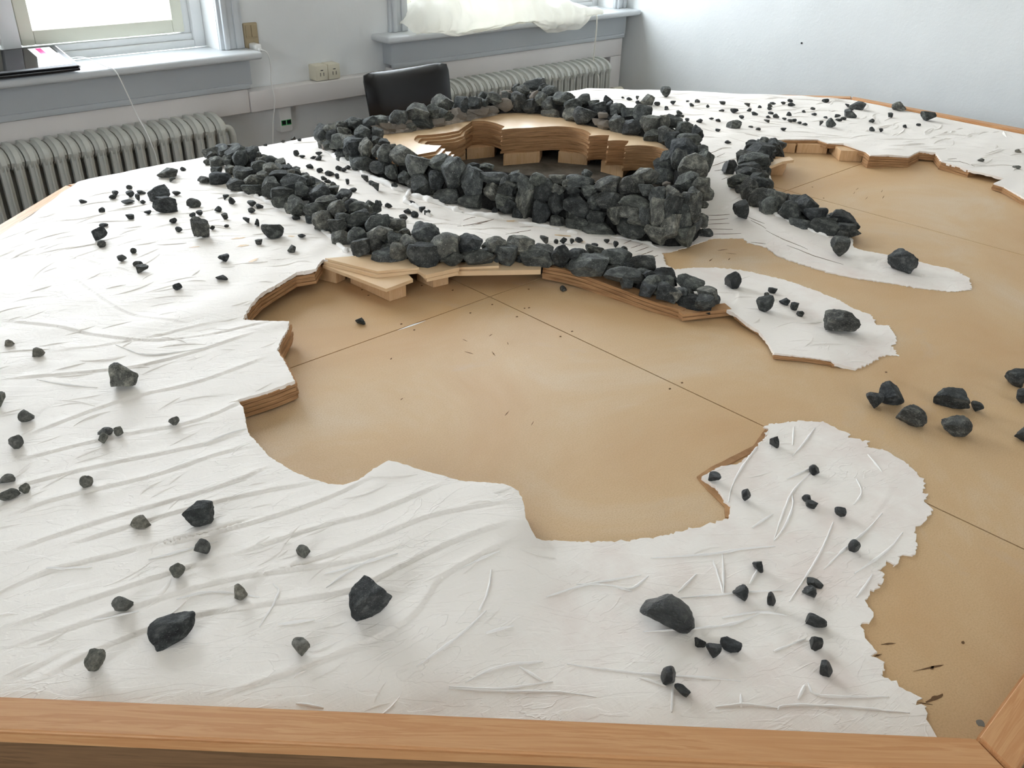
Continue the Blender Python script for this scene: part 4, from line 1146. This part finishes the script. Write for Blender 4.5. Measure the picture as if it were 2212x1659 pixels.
strip = ZC_(G, [(955,125,55,30),(1170,85,60,35),(1290,55,65,55),(1365,68,50,30),(1330,230,70,70),(1400,268,70,35),(1530,280,80,40),(1600,235,80,45),(1595,290,80,60)])
field(strip, 'on strip beside the left end of the ring', 'pebbles at the upper end of the strip')
strip2 = ZC_(G, [(1185,340,55,85),(1240,375,50,55),(1325,425,110,55),(1260,420,50,60),(1490,395,90,55),(1610,435,80,55),(1730,465,120,65),(1660,520,75,50),(1815,510,55,70),(1705,565,90,45),(1770,600,90,60),(1840,405,90,60),(1895,425,70,50),(1940,395,80,50),(1940,580,45,70),(2145,535,85,85),(2010,675,90,50)])
field(strip2, 'on the strip between left bank and ring', 'pebbles midway along the strip')
strip3 = ZC_(E_, [(700,1180,95,50),(730,1230,80,100),(930,1220,75,80),(760,1390,65,60),(865,1415,80,55),(1090,1385,100,35),(1060,1480,85,55),(1135,1510,80,70),(1215,1460,70,60),(1265,1490,70,50),(1015,1545,90,60),(1965,1470,70,75)])
field(strip3, 'where the strip narrows beside the ring', 'pebbles at the lower end of the strip')
strip4 = ZC_(P_, [(215,360,75,70),(320,370,40,45),(380,360,65,60),(455,365,40,45),(515,350,70,50),(750,360,50,40),(828,390,45,55),(650,400,60,40),(890,435,80,60)])
field(strip4, 'between ring front and the curved stone bank', 'pebbles behind the curved bank')

dfield = ZC_(D_, [(190,540,30,20),(288,545,35,22),(145,518,32,18),(185,512,18,24),(110,510,18,10),(372,540,30,22),(338,560,20,15),(340,570,25,10),(450,530,18,8),(470,550,25,18),(500,530,28,20),(555,556,18,18),(630,543,35,18),(627,578,30,14),(692,583,42,25),(730,615,27,18),(760,550,30,20),(770,580,25,18),(827,560,22,14),(800,598,35,18),(878,568,26,18),(880,555,26,20),(895,542,33,14),(948,545,25,16),(985,530,30,16),(992,550,40,22),(885,590,30,14),(912,608,35,24),(872,612,25,14),(980,598,30,22),(955,623,24,12),(1058,585,22,15),(1105,568,25,14),(1110,600,30,14),(862,635,30,17),(985,635,30,16),(1005,632,28,18),(1035,642,22,14),(1062,648,30,14),(608,632,28,16),(573,622,28,13),(510,637,33,22),(445,633,24,20),(405,590,34,22),(395,604,30,18),(418,608,26,14),(607,680,28,15),(780,663,25,10),(818,678,27,16),(950,678,30,18),(660,745,35,18),(1170,527,38,22),(1283,555,22,18),(1297,575,40,18),(1235,610,30,16),(1265,622,30,17),(1240,630,35,15),(1172,616,25,12),(1148,645,20,24),(1412,633,30,22),(1508,606,28,26),(1415,678,32,24),(1460,684,22,20),(1585,665,22,18),(1658,657,26,14)])
bands = [(0, 225, 1500, 'in the back row behind the stone ring'), (225, 246, 1620, 'in the second row behind the stone ring'), (246, 400, 1620, 'on plaster right beside the ring'),]
b1 = [p for p in dfield if p[0] < 1545 and p[1] < 232]; b2 = [p for p in dfield if p[0] < 1600 and p not in b1]
rest = [p for p in dfield if p not in b1 and p not in b2]
b3 = [p for p in rest if p[0] < 1800 and p[1] < 240]; b4 = [p for p in rest if p[0] < 1800 and p not in b3]; b5 = [p for p in rest if p[0] >= 1800]
field(b1, 'on far plaster behind the stone ring', 'pebbles behind the ring')
field(b2, 'on far plaster right beside the ring crest', 'pebbles beside the ring')
field(b3, 'in the farthest row by the white wall', 'pebbles in the farthest row')
field(b4, 'in the row nearest the far basin edge', 'pebbles above the far basin')
field(b5, 'on plaster near the table edge by the wall', 'pebbles near the right table edge')
field(ZC_(D_, [(2180,793,35,20),(1985,837,33,18),(2170,877,42,16)]), 'on the plaster right of the far basin', 'grey pebbles right of the far basin', 'stone_grey', 'small grey pebble')
for p, l, mk in [((330,487,55,55), 'dark block stone standing at the far table corner', 'stone'), ((235,530,75,58), 'pointed dark stone on far plaster behind the ring', 'stone'), ((690,652,80,42), 'long dark stone lying right of the ring crest', 'stone'), ((1335,553,85,45), 'long dark stone at the far wall side of the plaster', 'stone'), ((1300,597,70,42), 'dark stone in front of the long one by the far wall', 'stone'), ((1197,645,52,52), 'pointed dark stone above the far basin edge', 'stone'), ((1565,555,75,48), 'dark stone smeared with white plaster by the table rail', 'stone'), ((1703,612,80,50), 'bluish black faceted stone nearest the rail by the wall', 'stone_black')]:
    single(D_, p, l, mk)
for p, l, r, mk in [((230,343,95,95), 'dark rounded stone alone between ring and second bank', 0, 'stone_wet'), ((310,645,115,120), 'dark pointed stone in front of the second stone bank', -20, 'stone_black'), ((960,885,130,130), 'bluish dark stone at the foot of the second bank', 0, 'stone_black'), ((1385,975,195,145), 'dark stone with a round hollow on the narrow spit', 0, 'stone_black'), ((250,1108,115,115), 'wet-looking dark stone at the head of the broad spit', -20, 'stone_wet'), ((468,1258,110,130), 'long slanting dark stone on the broad spit', 35, 'stone_black'), ((978,1385,235,150), 'large flat dark stone near the tip of broad spit', 8, 'stone_black')]:
    single(Q, p, l, mk, r)
field(ZC_(Q, [(482,1208,40,40),(522,1175,62,38),(602,1250,72,48),(667,1285,55,55),(706,1330,52,36)]), 'on the broad white spit', 'pebbles on the broad spit')
for p, l in [((1885,864,38,36), 'small dark stone touching the larger one on bare board'), ((1922,853,55,48), 'dark cube-like stone on bare board beside a small one'), ((1967,897,62,48), 'dark wedge stone on bare board, middle of the loose group'), ((2056,860,72,44), 'long flat grey-black stone on bare board with a pebble'), ((2108,879,28,20), 'dark pebble at the end of the long flat stone'), ((2061,919,62,44), 'dark oblong stone on bare board nearest the viewer'), ((2190,818,46,40), 'upper dark stone at the right picture edge on board'), ((2207,857,34,36), 'middle dark stone at the right picture edge on board'), ((2206,938,34,36), 'lower dark stone at the right picture edge on board')]:
    o = ground_stone(*p, 'stone_black', 0, 'boulder'); tag(o, l, 'stone', 'loose stones on the bare board')
for p, l in [((779,694,22,15), 'tiny dark oval pebble on the bare basin board'), ((1217,623,16,13), 'tiny dark pebble on board below the curved bank')]:
    o = ground_stone(*p, 'stone_black', 0, 'pebble'); tag(o, l, 'stone')
fl = ZC_(J, [(65,245,65,45),(260,310,80,65),(18,625,60,90),(180,730,100,85),(115,905,95,95),(705,840,100,60),(690,880,65,80),(793,840,62,62),(1160,772,70,60)])
field(fl, 'on the near slope left of the basin notch', 'grey pebbles on the near slope', 'stone_grey', 'grey pebble')
fl2 = ZC_(J, [(50,1153,105,60),(170,1215,70,70),(65,1253,135,70),(583,1172,85,90),(935,1435,125,90)]) + ZC_(Mz, [(1275,245,105,105),(1125,390,95,95),(780,600,130,105),(1515,520,90,100),(610,945,110,140,25),(1910,262,85,80),(1897,870,110,100)])
field(fl2, 'on the near plaster above the front rail', 'grey pebbles above the front rail', 'stone_grey', 'grey pebble')
single(J, (838,470,175,175), 'speckled dark grey stone on the white slope below the far radiator', 'stone', 0)
single(J, (1328,1388,205,170), 'black rounded stone on the near left plaster', 'stone_black')
single(Mz, (1100,745,300,185), 'black pointed stone closest to the front rail at left', 'stone_black', -14)
single(K, (305,1015,280,240), 'black diamond-shaped stone in the middle of the near plaster', 'stone_black', -28)
single(N, (170,1170,320,190), 'largest glossy dark stone on the near thin plaster', 'stone_wet', 12)
pn = ZC_(N, [(775,198,60,65),(435,403,70,50),(610,508,55,75),(1003,358,62,60),(962,522,60,45),(988,560,68,45),(1150,606,70,52),(1230,797,65,80),(682,912,72,62)])
field(pn, 'on the hooked plaster peninsula', 'black pebbles on the peninsula tip', 'stone_wet', 'small black pebble')
pn2 = ZC_(N, [(1008,1008,98,45),(975,1057,80,65),(580,1062,92,85),(755,1102,48,78),(1015,1225,120,80),(348,1352,75,60,30),(420,1395,92,85),(523,1368,125,80,10),(1010,1353,80,85),(1068,1500,75,85),(170,1540,90,110,20),(243,1635,98,60)])
field(pn2, 'on near thin plaster around the glossy stone', 'black pebbles on the near thin plaster', 'stone_wet', 'small black pebble')

# ------------------------------------------------------------------ stone ring
ring = empty('stone_ring_wall', (1.9, 1.9, 0), label='oval ring wall of piled dark stones around a wooden pit', cat='stone wall')
def rpart(o):
    o.parent = ring; o.matrix_parent_inverse = Matrix.Translation(-Vector((1.9, 1.9, 0))); return o
def loop_spline(pts, per):
    n = len(pts); out = []
    for i in range(n):
        p0, p1, p2, p3 = (Vector(pts[(i+k) % n]) for k in (-1, 0, 1, 2))
        for k in range(per):
            t = k/per; out.append(0.5*((2*p1)+(p2-p0)*t+(2*p0-5*p1+4*p2-p3)*t*t+(3*p1-p0-3*p2+p3)*t**3))
    return out
OB = loop_spline([(*r[0], r[3]) for r in RING], 4); IB = loop_spline([(*r[1], r[2]) for r in RING], 4)
def core_mesh(shrink):
    V, Fc = [], []
    n = len(OB)
    for o_, i_ in zip(OB, IB):
        a = Vector((o_.x, o_.y)); b = Vector((i_.x, i_.y)); d = (b-a); L = d.length; d.normalize()
        ct = i_.z - shrink; z0 = o_.z
        s = shrink
        prof = [(s, -.0), (s+.006, z0+.35*(ct-z0)), (s+.016, z0+.72*(ct-z0)), (min(s+.034, L*.45), ct), (max(L-s*.8-.012, L*.55), ct), (L-s*.5, max(ct-.03, .118)), (L-s*.5, -.0)]
        for (q_, z) in prof:
            p = a+d*q_; V.append((p.x, p.y, max(z, 0.0005)))
    m_ = 7
    for i in range(n):
        j = (i+1) % n
        for k in range(m_-1):
            Fc.append((i*m_+k, j*m_+k, j*m_+k+1, i*m_+k+1))
    return V, Fc
V, Fc = core_mesh(.020)
me = bpy.data.meshes.new('rubble_core'); me.from_pydata(V, [], Fc); me.update()
bm = bmesh.new(); bm.from_mesh(me); bmesh.ops.recalc_face_normals(bm, faces=bm.faces); bm.to_mesh(me); bm.free()
rpart(link('rubble_core', me, M['core']))
V, Fc = core_mesh(.0)
RBV = BVHTree.FromPolygons([Vector(v) for v in V], Fc)
ring_stones = ZC_(E_, [(185,690,190,220),(275,690,130,120),(370,590,120,100),(490,570,190,150),(660,550,180,120),(390,650,120,100),(590,665,160,150),(390,760,250,180),(510,830,150,180),(630,830,160,210),(750,665,120,130),(740,735,110,90),(815,770,120,100),(750,850,120,140),(390,880,150,110),(845,880,200,210),(1010,910,280,210),(620,970,230,140),(780,1020,210,130),(900,1060,130,150),(1185,1000,260,290,-30),(1030,1120,130,120),(1240,1190,270,230),(1390,970,240,170),(1370,1150,160,200),(1555,1090,270,340),(1740,1160,230,290),(1470,1320,290,170),(1730,1380,290,170),(1960,1130,320,130),(1940,1270,190,190),(2095,1210,190,190),(2080,1370,230,160),(2190,1120,140,110),(1740,1000,130,70),(1880,1010,150,70),(250,800,150,110),(1100,1180,130,110),
 (800,550,110,90),(965,510,180,170),(1170,460,240,200),(1090,600,120,90),(1200,560,250,110),(1320,440,140,160),(1420,360,230,160),(1440,470,190,150),(1620,390,150,200),(1755,345,160,120),(1845,350,100,70),(1880,285,160,80,15),(1960,300,160,120),(2100,270,120,90),(2190,200,80,90)])
ring_stones += ZC_(F_, [(160,170,60,70),(210,215,140,120),(330,150,210,120),(420,200,120,120),(480,225,160,130),(180,310,140,180),(275,350,160,130),(395,280,120,120),(465,340,140,140),(490,420,190,100),(610,290,220,140),(700,330,170,100),(810,300,130,120),(680,420,160,120),(820,440,220,180),(890,320,110,60),(950,360,130,100),(1035,310,90,120),(1130,380,150,120,-20),(1040,360,90,110),(1120,520,160,160),(1240,410,170,100),(1360,430,170,160),(1265,560,180,150),(1430,530,190,170),(1570,510,110,140),(1465,640,180,130),(1660,500,170,120),(1610,630,190,170),(1760,565,160,120),(1890,610,110,140),(1650,690,140,170),(1810,690,230,160),(1760,770,250,210),(1930,780,110,110),
 (1640,870,210,240,20),(1590,920,240,140),(1720,860,160,210),(1850,940,270,260),(1950,880,170,210),(1400,1030,240,170),(1610,1030,220,200),(1780,1080,210,210),(2030,1080,190,210),(1920,1110,160,160),(1660,1190,150,160),(1510,1200,160,160),(1870,1190,150,130),(1400,1150,150,110),(1810,1310,210,270),(1940,1290,100,80),(1650,1320,160,250),(1500,1360,160,260),(1750,1400,160,230),(1840,1290,170,210),(1610,1500,210,270),(1920,1440,130,120),(1950,1590,160,150),(1750,1590,210,190),(1500,1570,250,170,15),(1860,1480,130,210),(1960,1190,160,150),
 (70,1120,175,190),(140,1030,120,100),(260,1120,180,230),(370,1060,190,140),(410,1180,160,180),(560,1050,180,100),(560,1150,130,120),(770,1070,270,140,-8),(700,1160,160,90),(1020,1100,250,160),(850,1180,160,140),(1250,1110,240,200),(830,1000,100,80),(80,1280,180,180),(230,1290,180,310),(400,1380,160,250),(540,1270,170,240),(740,1300,260,200,15),(910,1270,150,170),(1050,1240,260,160),(1300,1260,300,120),(1100,1390,160,180),(1230,1340,260,140),(900,1400,210,140),(690,1380,130,130),(1390,1390,110,210),(550,1470,160,150),(740,1470,240,160),(960,1520,340,200),(1260,1530,280,170),(1330,1430,210,140),(170,1380,110,120),(480,1110,90,130),(640,1090,90,90)])
def wall_stone(p, bvh, parent, push, fallback, matkeys, grow=1.08):
    px, py, w, h = p[:4]; rot = p[4] if len(p) > 4 else 0
    r = ray((px, py)); r = r/np.linalg.norm(r)
    hitp = bvh.ray_cast(Vector((0, 0, EYE)), Vector(r))
    if hitp[0] is None:
        best = None
        for dy in range(2, 70, 3):
            r2_ = ray((px, py+dy)); r2_ = r2_/np.linalg.norm(r2_)
            hh = bvh.ray_cast(Vector((0, 0, EYE)), Vector(r2_))
            if hh[0] is not None: best = hh; break
        if best is None: return None
        dist = best[3]+.03
        Pc = np.array([0, 0, EYE])+r*dist
    else:
        Pc = np.array(hitp[0])
    W, sy, sz, yaw, dep, s = metrics((px, py), Pc, w*grow, h*grow)
    sy = max(sy, .8*min(W, sz))
    Pc = Pc + r*push*sy
    return add_stone('stone', Pc, (W, sy, sz), yaw+srr.uniform(-.3, .3), rot+srr.uniform(-12, 12), True, srr.choice(matkeys), parent)
for p in ring_stones:
    wall_stone(p, RBV, ring, .22, None, ['stone', 'stone', 'stone', 'stone_black'])
# stones of the ring that the front row hides: far outer face
for i in range(len(OB)):
    o_, i_ = OB[i], IB[i]
    if o_.y > 2.2 or o_.x > 2.3:
        for lvl in (.2, .62):
            z = o_.z+(i_.z-o_.z)*lvl; a = lerp2((o_.x, o_.y), (i_.x, i_.y), .15+.2*lvl)
            s = srr.uniform(.04, .06)
            if srr.random() < .6: add_stone('stone', (a[0], a[1], z), (s*1.2, s, s), srr.uniform(0, 6), 0, False, 'stone', ring)
# mortar lumps showing between the stones of the back row
for p in ZC_(E_, [(830,590,120,80),(880,620,110,80),(980,600,130,70),(1350,545,220,80),(1590,460,140,110),(1780,430,240,90),(2060,360,180,110),(1900,420,200,80),(230,800,110,90),(1650,500,200,60),(1030,640,160,50)]) + ZC_(F_, [(60,240,120,70),(50,340,140,110),(330,250,90,90),(985,440,90,60),(1000,530,120,90),(930,500,90,60),(1590,1095,70,50)]):
    o = wall_stone(p, RBV, ring, .30, None, ['mortar'], 1.15)
    if o: o.name = 'mortar_lump'

def bed(i0, i1):
    """rough lime bed under the far row of stones"""
    n = len(IB); bm = bmesh.new(); rows = []
    for k in range(i0*4, i1*4+1):
        a, b = IB[k % n], OB[k % n]; d = Vector((b.x-a.x, b.y-a.y)).normalized(); row = []
        for (q_, z) in ((-.004, .1165), (.002, .128), (.016, .140), (.040, .146)):
            jx = .005*noise.noise(Vector((a.x*60, a.y*60, z*90))); row.append(bm.verts.new((a.x+d.x*(q_+jx), a.y+d.y*(q_+jx), z+.006*noise.noise(Vector((a.x*45, a.y*45, q_*80))) if z > .117 else z)))
        rows.append(row)
    for r0, r1 in zip(rows, rows[1:]):
        for k in range(3): bm.faces.new((r0[k], r1[k], r1[k+1], r0[k+1]))
    bmesh.ops.subdivide_edges(bm, edges=bm.edges[:], cuts=2, use_grid_fill=True)
    for v_ in bm.verts: v_.co += Vector((.003*noise.noise(v_.co*120), .003*noise.noise(v_.co*130+Vector((5, 0, 0))), .002*noise.noise(v_.co*110)))
    rpart(link('mortar_bed', tomesh(bm, 'mortar_bed', True, 60), M['mortar']))
bed(16, 19)

# layered pit inside the ring
runs = [CP(E_, [(1350,850),(1410,790)]), CP(E_, [(1410,790),(1290,785),(1180,770),(1125,740),(1135,705),(1165,685)]), CP(E_, [(1165,685),(1380,672),(1590,635)]), CP(E_, [(1590,635),(1640,600)]) + [(1020,262)], [(1020,262),(1037,260.5),(1055,262),(1075,267),(1090,273)], [(1090,273),(1083,280)], [(1083,280),(1110,277),(1140,276.5),(1170,274),(1204,272),(1242,275),(1268,282),(1277,290)], [(1277,290),(1272,294)], [(1272,294),(1294,291.5),(1316,292)], [(1316,292),(1313,304)], [(1313,304),(1336,302.5),(1358,304)], [(1358,304),(1356,310),(1350,315)], [(1350,315),(1372,313.5),(1394,314),(1420,317),(1441,324)]]
hole_px = [runs[0][0]]
for r_ in runs:
    hole_px += (smooth_poly(r_, 2) if len(r_) > 2 else r_)[1:]
ZT = .116
hole_w = [tuple(at(p, ZT)[:2]) for p in hole_px]
outer_path = [(2.20, 1.56), (2.26, 1.65), (2.28, 1.9), (2.27, 2.2), (2.16, 2.30), (2.06, 2.31), (1.6, 2.33), (1.52, 2.28), (1.47, 2.12), (1.475, 2.02)]
nl = 10; th = (ZT-.038)/nl
hw = resample(hole_w, .010)
for k in range(nl):
    rr = random.Random(50+k); off = (rr.uniform(-.0025, .0025), rr.uniform(-.0025, .0025))
    pts = []
    for (x, y) in hw:
        wgt = max(0.0, min(1.0, (1.86-x)/.10)) if y > 2.0 else 0.0
        st = min(k, 3)*.012*wgt
        pts.append((x+off[0]*(k > 0)+st*.6, y+off[1]*(k > 0)-st*1.0))
    poly = pts + outer_path
    z1 = ZT-k*th
    bm = bmesh.new(); lo_ = [bm.verts.new((x, y, z1-th+.0005)) for x, y in poly]; hi_ = [bm.verts.new((x, y, z1)) for x, y in poly]
    n = len(poly)
    from mathutils.geometry import tessellate_polygon
    tri = tessellate_polygon([[Vector((x, y, 0)) for x, y in poly]])
    for t in tri:
        for vs_, rev in ((hi_, False), (lo_, True)):
            try: bm.faces.new([vs_[q_] for q_ in (t if not rev else t[::-1])])
            except ValueError: pass
    for i in range(n): bm.faces.new((lo_[i], lo_[(i+1) % n], hi_[(i+1) % n], hi_[i]))
    me = tomesh(bm, 'fibreboard_ply')
    o = link('fibreboard_ply', me, M['plate'] if k < 4 else M['layer'])
    if k < 4:
        me.materials.append(M['layer'])
        for p in me.polygons:
            if abs(p.normal.z) < .5: p.material_index = 1
    lpart(o)
fl_poly = [lerp2(r[0], r[1], .8) for r in RING]
lpart(prism('pit_floor', fl_poly, .0003, .0016, M['dust']))
for a, b, c_ in [((1087,359),(1165,352),(1095,345)),((1205,352),(1268,358),(1215,342)),((1297,372),(1345,385),(1315,355)),((1008,346),(1068,340),(1015,335)),((960,352),(1006,346),(950,340))]:
    block_px(a, b, c_, .0378)

# ------------------------------------------------------------------ stone banks
def bank(name, label, axis_px, hgts, half, stones, mk):
    root = empty(name, tuple(hit(axis_px[len(axis_px)//2])), label=label, cat='stone bank')
    ax = resample(smooth_poly([tuple(hit(p)[:2]) for p in axis_px], 1), .02)
    A = np.array(ax); T = np.linspace(0, 1, len(A))
    hh = np.interp(T, np.linspace(0, 1, len(hgts)), hgts); hf = np.interp(T, np.linspace(0, 1, len(half)), half)
    def mound(shrink):
        V, Fc = [], []
        nrm = np.gradient(A, axis=0); nrm /= np.linalg.norm(nrm, axis=1)[:, None]
        prof = [(-1, -.004), (-.85, .45), (-.5, .9), (0, 1.0), (.5, .9), (.85, .45), (1, -.004)]
        for i, (x, y) in enumerate(A):
            nx_, ny_ = -nrm[i, 1], nrm[i, 0]
            e = min(1, .35+.65*min(i, len(A)-1-i)/4)
            for (s, hq) in prof:
                q_ = s*max(hf[i]*e-shrink, .008); X, Y = x+nx_*q_, y+ny_*q_
                base = float(H0(X, Y)); V.append((X, Y, base+max(hq*(hh[i]*e), 0)-shrink*.9 - (.003 if hq < 0 else 0)))
        m_ = 7
        for i in range(len(A)-1):
            for k in range(m_-1): Fc.append((i*m_+k, i*m_+k+1, (i+1)*m_+k+1, (i+1)*m_+k))
        return V, Fc
    V, Fc = mound(.026)
    me = bpy.data.meshes.new('rubble_core'); me.from_pydata(V, [], Fc); me.update()
    o = link('rubble_core', me, M['core']); o.parent = root; o.matrix_parent_inverse = Matrix.Translation(-Vector(root.location))
    V, Fc = mound(0.0)
    bv = BVHTree.FromPolygons([Vector(v) for v in V], Fc)
    for p in stones:
        o = wall_stone(p, bv, root, .18, None, mk)
        if o is None:
            q_ = hit((p[0], p[1])); W, sy, sz, yaw, dep, s = metrics(p[:2], q_, p[2], p[3])
            add_stone('stone', (q_[0], q_[1], hgt(q_[0], q_[1])+.4*sz), (W, sy, sz), yaw, 0, True, srr.choice(mk), root)
    nrm = np.gradient(A, axis=0); nrm /= np.linalg.norm(nrm, axis=1)[:, None]
    for i in range(0, len(A), 3):
        for s_ in (.55, .85, -.6, 0.15):
            sz = srr.uniform(.028, .044); q_ = s_*hf[i]*.9 + srr.uniform(-.008, .008)
            X, Y = A[i, 0]-nrm[i, 1]*q_+srr.uniform(-.008, .008), A[i, 1]+nrm[i, 0]*q_+srr.uniform(-.008, .008)
            zq = float(H0(X, Y)) + hh[i]*(.9 if abs(s_) < .6 else .35)*.72
            add_stone('stone', (X, Y, max(zq-.3*sz, float(H0(X, Y))+.3*sz)), (sz*1.25, sz, sz*.9), srr.uniform(0, 6.2), srr.uniform(-25, 25), False, srr.choice(mk), root)
    return root
bank1 = ZC_(G, [(325,275,230,140),(600,225,240,180),(780,220,140,150),(660,290,180,190),(260,365,80,80),(390,390,180,140),(520,350,110,100),(555,440,160,130),(380,465,140,90),(395,500,120,70),(710,480,250,200),(890,370,190,120),(1030,430,190,160),(235,590,160,85),(430,590,270,160),(890,310,90,60),(950,490,180,100),(620,660,240,160),(840,570,250,170),(820,720,280,150),(1030,630,200,230),(1130,490,240,120),(1300,580,320,200),(1500,570,110,100),(1260,460,100,70),(1170,710,280,170),(1600,690,250,170),(1410,670,180,180),(1150,810,210,135),(1350,850,230,225),(1260,880,140,130),(1680,800,270,130),(1830,750,80,70),(1540,900,260,160),(1640,1010,240,210)])
bank1 += ZC_(H_, [(215,240,190,155),(350,210,120,140),(440,225,200,140),(570,210,120,120),(635,185,70,65),(300,150,65,55),(230,410,185,155),(270,320,140,80),(430,330,270,140,-15),(580,310,70,60),(600,240,130,100),(630,400,240,210),(730,340,100,60),(790,400,230,130),(270,565,205,215),(420,510,190,180),(650,500,240,190),(800,540,150,150),(900,480,120,100),(600,610,170,170),(460,700,205,205),(740,730,345,235),(860,660,230,180),(950,580,200,160),(1095,480,275,225),(1100,710,305,265),(1320,630,310,295,25),(1530,580,265,175),(1630,720,315,185),(1810,590,195,155),(1900,700,245,205),(2050,600,275,175)])
bank1 += ZC_(P_, [(150,490,275,165),(355,490,145,195,15),(490,475,155,95),(600,560,335,175),(650,440,165,95),(830,500,245,165,15),(1055,550,245,145,12),(900,650,325,145,8),(1110,640,110,75),(1140,730,165,145),(1250,660,225,145),(1290,800,225,155),(1465,720,225,115,10),(1470,885,350,135),(1575,835,80,52)])
bank('stone_bank', 'long curving bank of dark stones between strip and basin', [(485,340),(560,372),(620,410),(700,455),(780,505),(850,548),(930,560),(1030,556),(1130,556),(1220,565),(1310,588),(1390,618),(1450,640),(1520,660)], [.045,.055,.055,.055,.06,.06,.05,.045,.042,.04,.04,.04,.035,.02], [.06,.075,.08,.085,.10,.11,.08,.05,.045,.05,.055,.055,.05,.03], bank1, ['stone', 'stone', 'stone_black'])
bank2 = ZC_(Q, [(390,215,115,75),(440,250,190,130),(545,230,135,125),(350,280,125,95),(400,300,210,110),(370,350,155,75),(360,378,145,65),(300,440,145,105),(420,410,95,65),(440,450,125,75),(365,490,115,135),(435,550,125,135),(555,545,145,85,10),(515,620,155,145),(650,640,145,135),(745,610,155,125),(805,665,145,95),(710,745,158,112),(890,760,195,115),(990,710,210,135,20),(1050,780,125,95),(385,540,65,100),(480,600,100,100)])
bank('stone_bank', 'short bank of black stones on the far basin edge', [(1650,318),(1635,345),(1620,380),(1615,405),(1640,432),(1680,450),(1730,468),(1780,490),(1840,515)], [.045,.045,.04,.035,.04,.04,.04,.04,.03], [.05,.05,.04,.04,.045,.045,.05,.05,.04], bank2, ['stone_black', 'stone_black', 'stone'])
